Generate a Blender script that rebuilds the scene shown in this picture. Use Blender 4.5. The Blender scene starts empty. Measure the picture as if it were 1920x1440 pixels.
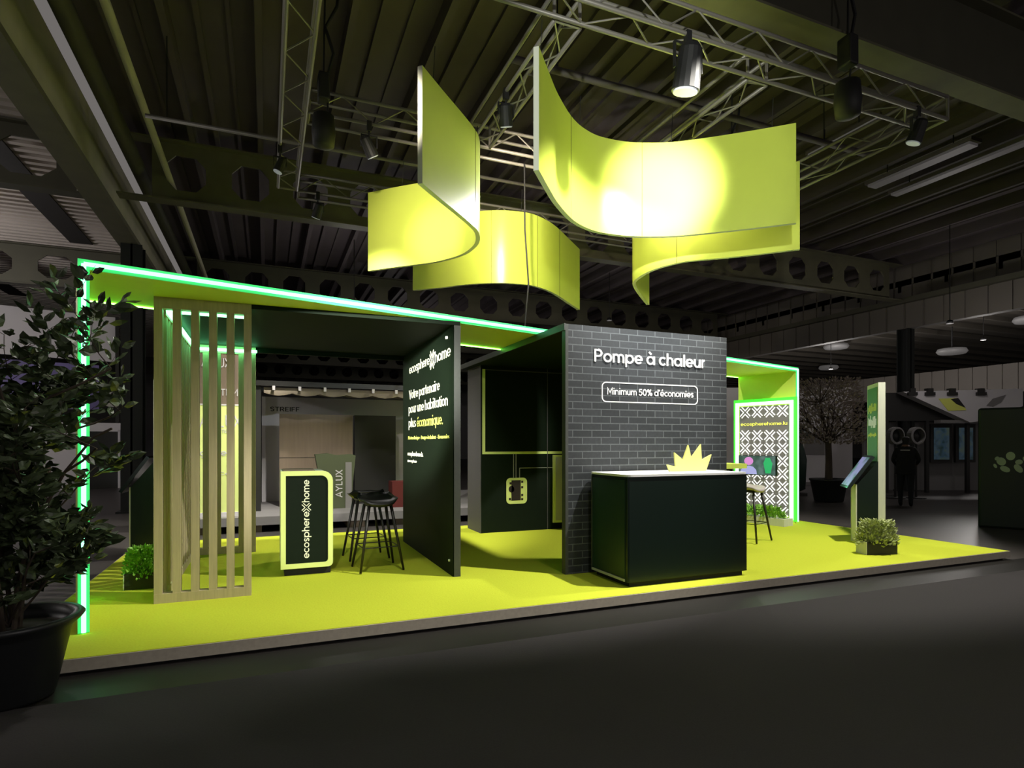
import bpy, bmesh, math, random
from mathutils import Vector, Matrix
random.seed(7)
S = bpy.context.scene
C = S.collection
PI = math.pi
def R(d): return d * PI / 180

# ------------------------------------------------------------------ camera
YAW = math.atan(460 / 1110)
cam_d = bpy.data.cameras.new('camera')
cam = bpy.data.objects.new('camera', cam_d)
C.objects.link(cam)
cam.location = (0, 0, 1.57)
cam.rotation_euler = (PI / 2, 0, -YAW)
cam_d.sensor_width = 36
cam_d.lens = 1110 / 1920 * 36
cam_d.shift_y = (832 - 720) / 1920
cam_d.clip_end = 300
S.camera = cam
# ------------------------------------------------------------------ world / view
W = bpy.data.worlds.new('world')
S.world = W
W.use_nodes = True
bg = W.node_tree.nodes['Background']
bg.inputs[0].default_value = (1.0, 0.93, 0.88, 1)
bg.inputs[1].default_value = 0.15
S.view_settings.view_transform = 'Standard'
S.view_settings.look = 'None'
S.view_settings.exposure = 0
S.view_settings.gamma = 1
S.view_settings.use_curve_mapping = False

# ------------------------------------------------------------------ lights (truss lamps, plus spots and fill lights added for brightness)
def spot(loc, to, power, angle, blend=0.6, col=(1, 0.97, 0.88), rad=0.08):
    l = bpy.data.lights.new('spot_beam', 'SPOT')
    l.energy = power; l.spot_size = R(angle); l.spot_blend = blend
    l.color = col; l.shadow_soft_size = rad
    o = bpy.data.objects.new('spot_beam', l)
    C.objects.link(o); o.location = loc
    o.rotation_euler = (Vector(to) - Vector(loc)).to_track_quat('-Z', 'Y').to_euler()
    return o
FILL_GLOBES = [((-11, 8, 5.0), 400), ((-9, 17.5, 5.2), 400), ((24.5, 13.56, 5.0), 300), ((24, 19.56, 4.6), 480), ((2.33, 17.5, 5.2), 60), ((10.87, 17.5, 5.4), 30), ((5.99, 27, 5.2), 55), ((16.97, 10.2, 4.4), 70), ((6, -6, 3.4), 250)]  # point lights added to lift the dark hall
WARM = (1, 0.96, 0.86); COOL = (0.90, 0.95, 1.0)
spot((5.1, 3.9, 6.0), (2.1, 7.6, 0.1), 2100, 62, 0.5, WARM, .06)        # main light, added out of frame in place of a truss lamp
spot((4.06, 4.93, 5.05), (3.9, 5.3, 0.1), 170, 60, 0.8, WARM, .06)        # big lamp under the front truss
spot((7.6, 4.93, 5.3), (6.7, 7.0, 0.1), 1250, 90, 0.4, WARM)
spot((0.75, 4.93, 5.3), (-0.9, 6.6, 0.1), 230, 68, 0.4, WARM)
spot((7.88, 9.6, 5.3), (7.2, 8.6, 0.1), 420, 90, 0.6, WARM)
spot((1.25, 7.93, 5.3), (0.7, 9.9, 0.1), 1300, 80, 0.5, WARM)
spot((5.3, 10.5, 5.3), (2.9, 9.3, 0.1), 800, 100, 0.6, WARM)
spot((-1.0, -1.5, 3.5), (4.62, 6.2, 4.80), 32000, 10, 1.0, (1, 0.99, 0.94), 0.1)    # added unseen spots behind the viewer for the front panel's hot spot
spot((-1.0, -1.5, 3.5), (4.3, 6.2, 4.80), 2000, 28, .5, (.97, 1.0, 0.90), 0.1)
spot((0.5, 4.95, 5.2), (2.28, 8.3, 4.60), 1100, 18, 1.0, (1, 0.95, 0.85), 0.06)
spot((0.5, 4.95, 5.2), (2.25, 8.35, 4.62), 1000, 46, 1.0, (1, 0.88, 0.72), 0.06)
spot((4.5, 7.93, 5.25), (2.1, 6.6, 4.45), 420, 50, 1.0, (1, 0.97, 0.98), 0.08)
spot((2.66, 6.6, 5.25), (4.5, 9.25, 4.95), 620, 84, .8, (1, .86, .66), 0.06)
spot((5.155, 6.85, 5.3), (5.7, 7.1, 4.75), 150, 135, 1.0, (1, .86, .66), 0.05)
spot((6.2, -1.2, 4.6), (4.2, 5.83, 3.35), 1500, 20, 0.9, COOL, 0.1)          # added unseen spot behind the viewer, washes the brick wall
spot((-1.9, 1.5, 3.15), (1.87, 7.6, 2.05), 9000, 18, 0.6, (1, .98, .88), 0.15)   # added spot out of view that brightens the lettered wall
spot((-1.0, -1.5, 3.5), (0.43, 6.9, 0.85), 1700, 11, .8, (1, .98, .88), .15)    # added spot behind the viewer that brightens the pod
spot((0.8, 10.6, 5.3), (-0.7, 11.9, 1.6), 1000, 50, .8, WARM, .08)    # lamp added on the rear truss to brighten the yellow banner
spot((2.5, -1.5, 6.6), (2.5, .2, 0), 420, 112, .7, (1, .94, .9), .4)    # added unseen downlight that lifts the dark aisle
spot((0.15, 9.0, 5.4), (-1.25, 8.3, 0.1), 700, 66, .7, WARM, .08)       # lamp added on the left truss to brighten the left platform edge
def globe(loc, power, col=(1, .94, .90), r=.35):
    l = bpy.data.lights.new('fill_globe', 'POINT'); l.energy = power; l.color = col; l.shadow_soft_size = r
    o = bpy.data.objects.new('fill_globe', l); C.objects.link(o); o.location = loc
for g in FILL_GLOBES: globe(*g)

# ------------------------------------------------------------------ materials
def mat(name, col, rough=.6, metal=0, spec=.5, emit=None, es=0, noise=0, nscale=20, bump=0, coat=0, stretch=None, trans=0):
    m = bpy.data.materials.new(name); m.use_nodes = True
    nt = m.node_tree; b = nt.nodes['Principled BSDF']
    b.inputs['Base Color'].default_value = (*col, 1)
    b.inputs['Roughness'].default_value = rough
    b.inputs['Metallic'].default_value = metal
    b.inputs['Specular IOR Level'].default_value = spec
    b.inputs['Coat Weight'].default_value = coat
    if trans: b.inputs['Transmission Weight'].default_value = trans
    if emit:
        b.inputs['Emission Color'].default_value = (*emit, 1)
        b.inputs['Emission Strength'].default_value = es
    if noise or bump:
        tc = nt.nodes.new('ShaderNodeTexCoord'); mp = nt.nodes.new('ShaderNodeMapping')
        if stretch: mp.inputs['Scale'].default_value = stretch
        n = nt.nodes.new('ShaderNodeTexNoise'); n.inputs['Scale'].default_value = nscale
        n.inputs['Detail'].default_value = 4
        nt.links.new(tc.outputs['Object'], mp.inputs[0]); nt.links.new(mp.outputs[0], n.inputs['Vector'])
        if noise:
            mx = nt.nodes.new('ShaderNodeMix'); mx.data_type = 'RGBA'
            mx.inputs[6].default_value = (*[c * (1 - noise) for c in col], 1)
            mx.inputs[7].default_value = (*[min(1, c * (1 + noise)) for c in col], 1)
            nt.links.new(n.outputs[0], mx.inputs[0]); nt.links.new(mx.outputs[2], b.inputs['Base Color'])
        if bump:
            bp = nt.nodes.new('ShaderNodeBump'); bp.inputs['Strength'].default_value = bump
            bp.inputs['Distance'].default_value = .01
            nt.links.new(n.outputs[0], bp.inputs['Height']); nt.links.new(bp.outputs[0], b.inputs['Normal'])
    return m
M = {}
M['carpet'] = mat('lime_carpet', (.50, .56, .04), .95, noise=.10, nscale=60, bump=.3, spec=.1)
M['fascia'] = mat('raw_edge_board', (.40, .36, .29), .7, noise=.18, nscale=30)
M['kick'] = mat('black_recess', (.006, .006, .006), .8)
M['lime'] = mat('lime_board', (.72, .86, .14), .55, noise=.04, nscale=8)
M['banner'] = mat('lime_satin_panel', (.58, .68, .10), .30, noise=.03, nscale=6, spec=.5)
M['banner_edge'] = mat('pale_panel_edge', (.55, .57, .48), .5)
M['led'] = mat('led_tube', (.1, 1, .5), .4, emit=(.33, 1.0, .62), es=2.6)
M['led_in'] = mat('inner_led_tube', (.1, 1, .5), .4, emit=(.20, 1.0, .42), es=11)
M['led_glow'] = mat('led_diffuser', (.05, .5, .15), .4, emit=(.04, .62, .14), es=.95)
M['led_rear'] = mat('led_rear', (.3, 1, .2), .4, emit=(.22, 1.0, .10), es=11)
M['led_white'] = mat('led_white_green', (.6, 1, .7), .4, emit=(.62, 1.0, .66), es=2.2)
M['glow_rim'] = mat('green_glow_rim', (.05, .7, .05), .5, emit=(.05, .85, .03), es=1.3)
M['black'] = mat('black_board', (.006, .012, .006), .65, spec=.12, noise=.15, nscale=12)  # green of the LED glow put into the black
M['blackedge'] = mat('dark_edge_board', (.05, .055, .05), .5, noise=.2, nscale=30)
M['greyside'] = mat('dark_grey_board', (.09, .085, .09), .7, noise=.15, nscale=40)
M['pine'] = mat('pine_wood', (.47, .40, .24), .6, noise=.22, nscale=6, stretch=(9, 9, .6))
M['white_txt'] = mat('white_lettering', (.85, .85, .85), .5, emit=(.85, .85, .9), es=.12)  # printed letters, slight glow put in so they look lit
M['cream_txt'] = mat('cream_lettering', (.92, .93, .72), .5)
M['yel_txt'] = mat('yellow_lettering', (.75, .78, .16), .5)
M['yel_pale'] = mat('pale_yellow_vinyl', (.74, .84, .28), .5)
M['white'] = mat('white_laminate', (.75, .76, .74), .4, noise=.03)
M['whitewood'] = mat('white_painted_wood', (.66, .68, .56), .55, noise=.1, nscale=8, stretch=(6, 6, .7))
M['dgreen'] = mat('dark_green_laminate', (.003, .011, .007), .35)
M['dgreen2'] = mat('deep_green_side', (.008, .030, .020), .4, noise=.1)
M['mgreen'] = mat('mid_green_panel', (.06, .22, .09), .5)
M['sun'] = mat('sunburst_yellow', (.72, .72, .22), .5)
M['plastic'] = mat('black_plastic', (.008, .008, .009), .38)
M['legs'] = mat('black_stained_wood', (.01, .008, .008), .45)
M['wire'] = mat('dark_wire', (.03, .03, .03), .35, metal=.8)
M['greyseat'] = mat('grey_seat_shell', (.42, .38, .36), .5)
M['truss'] = mat('aluminium_truss', (.22, .205, .185), .45, metal=.3)
M['fixture'] = mat('black_lamp_body', (.010, .010, .011), .6)
M['lens'] = mat('lamp_lens', (.5, .52, .55), .25, emit=(.8, .85, 1), es=.12)
M['steel'] = mat('painted_beam', (.115, .11, .07), .6, noise=.25, nscale=3)
M['steel_dk'] = mat('dark_steel_beam', (.065, .062, .042), .65, noise=.2, nscale=3)
M['steel_side'] = mat('stained_girder', (.42, .40, .29), .7, noise=.35, nscale=1.2)
M['ceil'] = mat('ceiling_deck', (.085, .075, .06), .8, noise=.2, nscale=2)
M['ceil_rib'] = mat('ceiling_purlin', (.095, .078, .084), .7, noise=.2, nscale=2)
M['corr'] = mat('corrugated_sheet', (.46, .41, .38), .6, noise=.15, nscale=1)
M['slot'] = mat('roof_light_slot', (.012, .01, .009), .8)
M['column'] = mat('black_column', (.006, .008, .007), .5)
M['aisle'] = mat('aisle_carpet', (.042, .039, .040), .95, noise=.14, nscale=90, bump=.25, spec=.1)
M['strip'] = mat('bare_floor_strip', (.010, .009, .0075), .5, noise=.3, nscale=1.2)
M['concrete'] = mat('hall_floor', (.060, .053, .050), .40, noise=.22, nscale=1.6)
M['clad'] = mat('ribbed_cladding', (.13, .115, .10), .65, noise=.12, nscale=1)
M['bgwhite'] = mat('booth_white', (.62, .59, .62), .6, noise=.05, nscale=2)
M['bggrey'] = mat('booth_grey', (.20, .19, .19), .7, noise=.1, nscale=2)
M['bgwood'] = mat('booth_wood', (.19, .14, .10), .6, noise=.18, nscale=3, stretch=(6, 6, .4))
M['bgblack'] = mat('booth_black', (.014, .013, .012), .5)
M['fabric'] = mat('booth_fabric', (.20, .165, .12), .8, noise=.15, nscale=2)
M['olive'] = mat('olive_banner', (.07, .085, .04), .7)
M['red'] = mat('red_crate', (.10, .01, .008), .6)
M['purple'] = mat('violet_poster', (.16, .13, .32), .6, noise=.5, nscale=1.4)
M['leaf'] = mat('glossy_leaf', (.06, .085, .038), .36, noise=.4, nscale=3)
M['leaf_lime'] = mat('bright_leaf', (.26, .52, .07), .5, noise=.45, nscale=30)
M['leaf_pale'] = mat('pale_leaf', (.42, .48, .2), .5, noise=.4, nscale=30)
M['leaf_bg'] = mat('faded_blossom', (.30, .25, .22), .8, noise=.45, nscale=4)
M['bark'] = mat('bark', (.05, .035, .025), .8, noise=.3, nscale=20)
M['pot'] = mat('black_pot', (.011, .012, .013), .45)
M['soil'] = mat('soil', (.02, .014, .01), .9, noise=.4, nscale=50)
M['booth_grn'] = mat('blackish_green', (.008, .015, .008), .5)
M['emblem'] = mat('pale_emblem', (.33, .40, .26), .6)
M['pump'] = mat('heat_pump_graphic', (.02, .012, .01), .5)
M['silver'] = mat('silver_panel', (.48, .47, .46), .4)
M['skin'] = mat('skin', (.22, .12, .08), .6)
M['cloth'] = mat('dark_clothes', (.010, .010, .012), .85)
M['jeans'] = mat('dark_trousers', (.016, .018, .022), .85)
M['hair'] = mat('dark_hair', (.012, .009, .008), .7)
M['lampglow'] = mat('hall_lamp_glass', (.12, .12, .12), .5, emit=(1, .93, .9), es=.05)
M['tubeglow'] = mat('hall_tube_glass', (.05, .05, .05), .5, emit=(1, .90, .88), es=.035)
M['board'] = mat('backlit_board', (.16, .15, .15), .6, emit=(.75, .7, .68), es=.10)
M['xglow'] = mat('backlit_emblem', (.9, .9, .9), .5, emit=(1, 1, 1), es=1.1)
M['yglow'] = mat('backlit_yellow', (.8, .8, .2), .5, emit=(.85, .80, .10), es=.8)
def screen_mat(name, stops, scale, es, axis='X'):
    m = bpy.data.materials.new(name); m.use_nodes = True; nt = m.node_tree
    b = nt.nodes['Principled BSDF']; b.inputs['Roughness'].default_value = .2
    b.inputs['Base Color'].default_value = (.02, .02, .02, 1)
    tc = nt.nodes.new('ShaderNodeTexCoord'); n = nt.nodes.new('ShaderNodeTexNoise'); n.inputs['Scale'].default_value = scale
    r = nt.nodes.new('ShaderNodeValToRGB')
    el = r.color_ramp.elements
    el[0].position = .35; el[0].color = (*stops[0], 1); el[1].position = .65; el[1].color = (*stops[-1], 1)
    for i, s in enumerate(stops[1:-1]):
        e = el.new(.35 + .3 * (i + 1) / (len(stops) - 1)); e.color = (*s, 1)
    nt.links.new(tc.outputs['Object'], n.inputs['Vector']); nt.links.new(n.outputs[0], r.inputs[0])
    nt.links.new(r.outputs[0], b.inputs['Emission Color']); b.inputs['Emission Strength'].default_value = es
    return m
M['tv'] = screen_mat('tv_picture', [(.03, .09, .06), (.06, .12, .10), (.12, .2, .18)], 5, .9)
M['touch'] = screen_mat('touch_picture', [(.05, .2, .12), (.35, .35, .7), (.4, .4, .75)], 4, .6)
M['advert'] = screen_mat('advert_picture', [(.02, .05, .05), (.05, .10, .15), (.08, .12, .10)], 4, .22)
M['pinkp'] = mat('pink_picture', (.3, .1, .3), .5, emit=(.62, .25, .62), es=.9)
M['bluep'] = mat('lilac_picture', (.2, .2, .5), .5, emit=(.35, .36, .66), es=.9)
M['greenp'] = mat('green_picture', (.02, .3, .1), .5, emit=(.02, .32, .12), es=.9)
M['glass'] = mat('screen_glass', (.02, .03, .03), .08, spec=.7)
def brick_mat():
    m = bpy.data.materials.new('printed_brick'); m.use_nodes = True; nt = m.node_tree
    b = nt.nodes['Principled BSDF']; b.inputs['Roughness'].default_value = .55
    tc = nt.nodes.new('ShaderNodeTexCoord'); mp = nt.nodes.new('ShaderNodeMapping')
    mp.inputs['Rotation'].default_value = (R(90), 0, 0)
    mp.inputs['Location'].default_value = (.05, .012, 0)
    br = nt.nodes.new('ShaderNodeTexBrick')
    br.inputs['Scale'].default_value = 1
    br.inputs['Color1'].default_value = (.024, .029, .034, 1); br.inputs['Color2'].default_value = (.037, .043, .050, 1)
    br.inputs['Mortar'].default_value = (.115, .13, .14, 1)
    br.inputs['Brick Width'].default_value = .245; br.inputs['Row Height'].default_value = .0795
    br.inputs['Mortar Size'].default_value = .0065; br.inputs['Mortar Smooth'].default_value = .3
    br.inputs['Bias'].default_value = 0
    n = nt.nodes.new('ShaderNodeTexNoise'); n.inputs['Scale'].default_value = 30
    mx = nt.nodes.new('ShaderNodeMix'); mx.data_type = 'RGBA'; mx.blend_type = 'MULTIPLY'; mx.inputs[0].default_value = .45
    nt.links.new(tc.outputs['Object'], mp.inputs[0]); nt.links.new(mp.outputs[0], br.inputs[0])
    nt.links.new(tc.outputs['Object'], n.inputs['Vector'])
    nt.links.new(br.outputs[0], mx.inputs[6]); nt.links.new(n.outputs[0], mx.inputs[7])
    nt.links.new(mx.outputs[2], b.inputs['Base Color'])
    return m
M['brick'] = brick_mat()

# ------------------------------------------------------------------ mesh helpers
class MB:
    def __init__(s): s.v = []; s.f = []
    def add(s, vs, fs):
        o = len(s.v); s.v += [tuple(v) for v in vs]; s.f += [tuple(i + o for i in f) for f in fs]; return s
    def box(s, x0, x1, y0, y1, z0, z1):
        if x0 > x1: x0, x1 = x1, x0
        if y0 > y1: y0, y1 = y1, y0
        if z0 > z1: z0, z1 = z1, z0
        return s.add([(x0, y0, z0), (x1, y0, z0), (x1, y1, z0), (x0, y1, z0), (x0, y0, z1), (x1, y0, z1), (x1, y1, z1), (x0, y1, z1)],
                     [(0, 3, 2, 1), (4, 5, 6, 7), (0, 1, 5, 4), (1, 2, 6, 5), (2, 3, 7, 6), (3, 0, 4, 7)])
    def obox(s, c, ax, ay, az):        # centre and three half-extent vectors
        c = Vector(c); ax = Vector(ax); ay = Vector(ay); az = Vector(az)
        vs = [c + ax * i + ay * j + az * k for k in (-1, 1) for j, i in ((-1, -1), (-1, 1), (1, 1), (1, -1))]
        return s.add(vs, [(0, 3, 2, 1), (4, 5, 6, 7), (0, 1, 5, 4), (1, 2, 6, 5), (2, 3, 7, 6), (3, 0, 4, 7)])
    def tube(s, p, q, r, r2=None, n=8):
        p = Vector(p); q = Vector(q); r2 = r if r2 is None else r2
        d = (q - p).normalized(); a = d.orthogonal().normalized(); b = d.cross(a)
        vs = []
        for c, rr in ((p, r), (q, r2)):
            for i in range(n):
                t = 2 * PI * i / n; vs.append(c + a * math.cos(t) * rr + b * math.sin(t) * rr)
        fs = [(i, (i + 1) % n, n + (i + 1) % n, n + i) for i in range(n)] + [tuple(range(n))[::-1], tuple(range(n, 2 * n))]
        return s.add(vs, fs)
    def path(s, pts, r, n=6):
        for a, b in zip(pts[:-1], pts[1:]): s.tube(a, b, r, n=n)
        return s
    def lathe(s, c, prof, n=24):
        c = Vector(c); vs = []
        for r, z in prof:
            for i in range(n):
                t = 2 * PI * i / n; vs.append((c.x + r * math.cos(t), c.y + r * math.sin(t), c.z + z))
        fs = []
        for k in range(len(prof) - 1):
            for i in range(n):
                j = (i + 1) % n; fs.append((k * n + i, k * n + j, (k + 1) * n + j, (k + 1) * n + i))
        fs.append(tuple(range(n))[::-1]); m = (len(prof) - 1) * n; fs.append(tuple(range(m, m + n)))
        return s.add(vs, fs)
    def prism(s, pts, org, u, v, t):   # outline (a,b) in plane org + a*u + b*v, thickness vector t
        org = Vector(org); u = Vector(u); v = Vector(v); t = Vector(t); n = len(pts)
        A = [org + u * a + v * b for a, b in pts]; B = [p + t for p in A]
        return s.add(A + B, [tuple(range(n)), tuple(range(n, 2 * n))[::-1]] + [(i, n + i, n + (i + 1) % n, (i + 1) % n) for i in range(n)])
    def ring(s, po, pi, org, u, v, t): # frame between two outlines of the same count
        org = Vector(org); u = Vector(u); v = Vector(v); t = Vector(t); n = len(po)
        P = lambda q: [org + u * a + v * b for a, b in q]
        A, B = P(po), P(pi); vs = A + B + [p + t for p in A] + [p + t for p in B]; fs = []
        for i in range(n):
            j = (i + 1) % n
            fs += [(i, j, n + j, n + i), (2 * n + i, 3 * n + i, 3 * n + j, 2 * n + j), (i, 2 * n + i, 2 * n + j, j), (n + i, n + j, 3 * n + j, 3 * n + i)]
        return s.add(vs, fs)
    def build(s, name, m, parent=None, off=(0, 0, 0), smooth=False, bevel=0):
        me = bpy.data.meshes.new(name)
        ox = Vector(off)
        me.from_pydata([Vector(v) - ox for v in s.v], [], s.f)
        me.materials.append(m if not isinstance(m, str) else M[m])
        bm = bmesh.new(); bm.from_mesh(me); bmesh.ops.recalc_face_normals(bm, faces=bm.faces); bm.to_mesh(me); bm.free()
        if smooth:
            for p in me.polygons: p.use_smooth = True
        o = bpy.data.objects.new(name, me); C.objects.link(o)
        if bevel:
            md = o.modifiers.new('bevel', 'BEVEL'); md.width = bevel; md.segments = 2; md.limit_method = 'ANGLE'
        if parent: o.parent = parent
        else: o.location = ox
        return o
def tag(o, label=None, cat=None, group=None, kind=None):
    if label: o['label'] = label
    if cat: o['category'] = cat
    if group: o['group'] = group
    if kind: o['kind'] = kind
    return o
def empty(name, loc, label, cat, group=None, rz=0):
    o = bpy.data.objects.new(name, None); C.objects.link(o); o.location = loc; o.rotation_euler = (0, 0, rz)
    o.empty_display_size = .1
    return tag(o, label, cat, group)
def single(mb, name, m, label, cat, group=None, **k):
    xs = [v[0] for v in mb.v]; ys = [v[1] for v in mb.v]; zs = [v[2] for v in mb.v]
    off = ((min(xs) + max(xs)) / 2, (min(ys) + max(ys)) / 2, min(zs))
    return tag(mb.build(name, m, None, off, **k), label, cat, group)
def struct(mb, name, m, **k):
    return tag(mb.build(name, m, **k), kind='structure')
def rrect(w, h, r, n=5, corners=(1, 1, 1, 1), x0=0, y0=0):
    pts = []
    for (cx, cy, a0, on) in ((w - r, r, -90, corners[0]), (w - r, h - r, 0, corners[1]), (r, h - r, 90, corners[2]), (r, r, 180, corners[3])):
        for i in range(n + 1):
            if on:
                a = R(a0 + 90 * i / n); pts.append((x0 + cx + r * math.cos(a), y0 + cy + r * math.sin(a)))
            else:
                pts.append((x0 + (w if cx > w / 2 else 0) , y0 + (h if cy > h / 2 else 0)))
    return pts
def rr_exact(w, h, r, n=5, x0=0, y0=0): return rrect(w, h, r, n, (1, 1, 1, 1), x0, y0)
def copy_tree(o, parent=None):
    c = o.copy(); C.objects.link(c)
    if parent: c.parent = parent
    for ch in list(o.children): copy_tree(ch, c)
    return c
def _arc(cx, cy, rx, ry, a0, a1, n=14):
    return [(cx + rx * math.cos(R(a0 + (a1 - a0) * k / n)), cy + ry * math.sin(R(a0 + (a1 - a0) * k / n))) for k in range(n + 1)]
_O = _arc(.46, .5, .40, .41, 0, 360, 22)
_N = [(.1, .5)] + _arc(.42, .58, .32, .34, 180, 0) + [(.74, 0)]
_S = [(.60, .80)] + _arc(.34, .72, .22, .20, 40, 250, 9) + _arc(.34, .28, .24, .20, 75, -150, 9)
GL = {   # round geometric lettering: advance, strokes (x-height 1)
 'o': (.92, [_O]), 'c': (.80, [_arc(.46, .5, .40, .41, 45, 315)]), 'e': (.92, [[(.08, .48), (.85, .48)] + _arc(.46, .5, .40, .41, 3, 318, 20)]),
 'a': (1.0, [_O, [(.90, 0), (.90, 1)]]), 'h': (.86, [[(.1, 0), (.1, 1.45)], _N]), 'n': (.86, [[(.1, 0), (.1, 1)], _N]),
 'u': (.86, [[(.1, 1)] + _arc(.42, .42, .32, .34, 180, 360) + [(.74, 1)], [(.74, 0), (.74, 1)]]),
 'm': (1.36, [[(.1, 0), (.1, 1)], [(.1, .5)] + _arc(.39, .6, .29, .32, 180, 0) + [(.68, 0)], [(.68, .55)] + _arc(.97, .6, .29, .32, 180, 0) + [(1.26, 0)]]),
 'r': (.50, [[(.1, 0), (.1, 1)], [(.1, .5)] + _arc(.40, .56, .30, .35, 180, 88, 6)]), 'p': (1.0, [[(.1, -.42), (.1, 1)], [(x + .06, y) for x, y in _O]]),
 'b': (1.0, [[(.1, 0), (.1, 1.45)], [(x + .06, y) for x, y in _O]]), 'd': (1.0, [_O, [(.90, 0), (.90, 1.45)]]), 'q': (1.0, [_O, [(.90, -.42), (.90, 1)]]),
 'g': (1.0, [_O, [(.90, 1), (.90, -.1)] + _arc(.48, -.1, .42, .30, 0, -140, 8)]),
 'l': (.26, [[(.13, 0), (.13, 1.45)]]), 'i': (.26, [[(.13, 0), (.13, 1)], [(.13, 1.22), (.13, 1.42)]]), 't': (.56, [[(.27, 1.32), (.27, .25)] + _arc(.47, .25, .20, .17, 180, 275, 5), [(.02, .92), (.54, .92)]]),
 's': (.68, [_S]), 'x': (.8, [[(.08, 0), (.7, 1)], [(.08, 1), (.7, 0)]]), 'k': (.8, [[(.1, 0), (.1, 1.45)], [(.12, .4), (.66, 1)], [(.3, .55), (.7, 0)]]), 'v': (.8, [[(.05, 1), (.4, .06), (.75, 1)]]),
 'P': (.96, [[(.12, 0), (.12, 1.4)], [(.12, 1.31), (.5, 1.31)] + _arc(.5, .97, .34, .34, 90, -90, 10) + [(.12, .63)]]),
 'M': (1.36, [[(.12, 0), (.12, 1.36), (.66, .45), (1.2, 1.36), (1.2, 0)]]), 'V': (1.1, [[(.05, 1.4), (.55, .08), (1.05, 1.4)]]),
 'A': (1.1, [[(.05, 0), (.55, 1.34), (1.05, 0)], [(.26, .46), (.84, .46)]]), 'Y': (1.0, [[(.05, 1.4), (.5, .68), (.95, 1.4)], [(.5, 0), (.5, .72)]]),
 'L': (.8, [[(.12, 1.4), (.12, .09), (.76, .09)]]), 'U': (1.0, [[(.12, 1.4), (.12, .5)] + _arc(.5, .47, .38, .40, 180, 360) + [(.88, 1.4)]]),
 'X': (1.0, [[(.06, 0), (.92, 1.4)], [(.06, 1.4), (.92, 0)]]), 'E': (.84, [[(.8, .09), (.12, .09), (.12, 1.31), (.8, 1.31)], [(.12, .70), (.72, .70)]]),
 'F': (.8, [[(.12, 0), (.12, 1.31), (.76, 1.31)], [(.12, .68), (.68, .68)]]), 'I': (.26, [[(.13, 0), (.13, 1.4)]]), 'T': (.9, [[(.02, 1.31), (.88, 1.31)], [(.45, 0), (.45, 1.31)]]),
 'R': (.98, [[(.12, 0), (.12, 1.4)], [(.12, 1.31), (.5, 1.31)] + _arc(.5, .98, .33, .33, 90, -90, 10) + [(.12, .65)], [(.5, .62), (.88, 0)]]),
 'S': (.9, [[(.80, 1.12)] + _arc(.45, 1.01, .32, .30, 35, 250, 10) + _arc(.45, .39, .34, .30, 75, -150, 10)]),
 '5': (.86, [[(.76, 1.31), (.2, 1.31), (.15, .78)] + _arc(.42, .46, .36, .37, 125, -150, 14)]), '0': (.96, [_arc(.48, .7, .37, .61, 0, 360, 24)]),
 '%': (1.3, [_arc(.28, 1.05, .19, .25, 0, 360, 14), _arc(1.0, .34, .19, .25, 0, 360, 14), [(.32, 0), (.95, 1.4)]]),
 "'": (.26, [[(.13, 1.05), (.13, 1.42)]]), '.': (.28, [[(.14, 0), (.14, .19)]]), '-': (.6, [[(.08, .5), (.52, .5)]]), '&': (1.0, [[(.9, 0), (.25, .9)] + _arc(.42, 1.1, .2, .22, 200, -30, 8) + [(.2, .6)] + _arc(.4, .34, .3, .26, 160, 350, 8)]),
 '@': (1.2, [_arc(.6, .5, .52, .56, -50, 290, 20), _arc(.6, .5, .24, .26, 0, 360, 14)]), 'C': (1.1, [_arc(.6, .7, .50, .61, 45, 315, 18)]), 'B': (.9, [[(.12, 0), (.12, 1.31), (.5, 1.31)] + _arc(.5, 1.02, .28, .29, 90, -90, 8) + [(.12, .73), (.5, .73)] + _arc(.5, .41, .3, .32, 90, -90, 8) + [(.12, .09)]]),
}
_ACC = {'à': ('a', [[(.30, 1.46), (.56, 1.20)]]), 'é': ('e', [[(.36, 1.20), (.62, 1.46)]]), 'ï': ('i', []), 'É': ('E', []), '’': ("'", [])}
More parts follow.
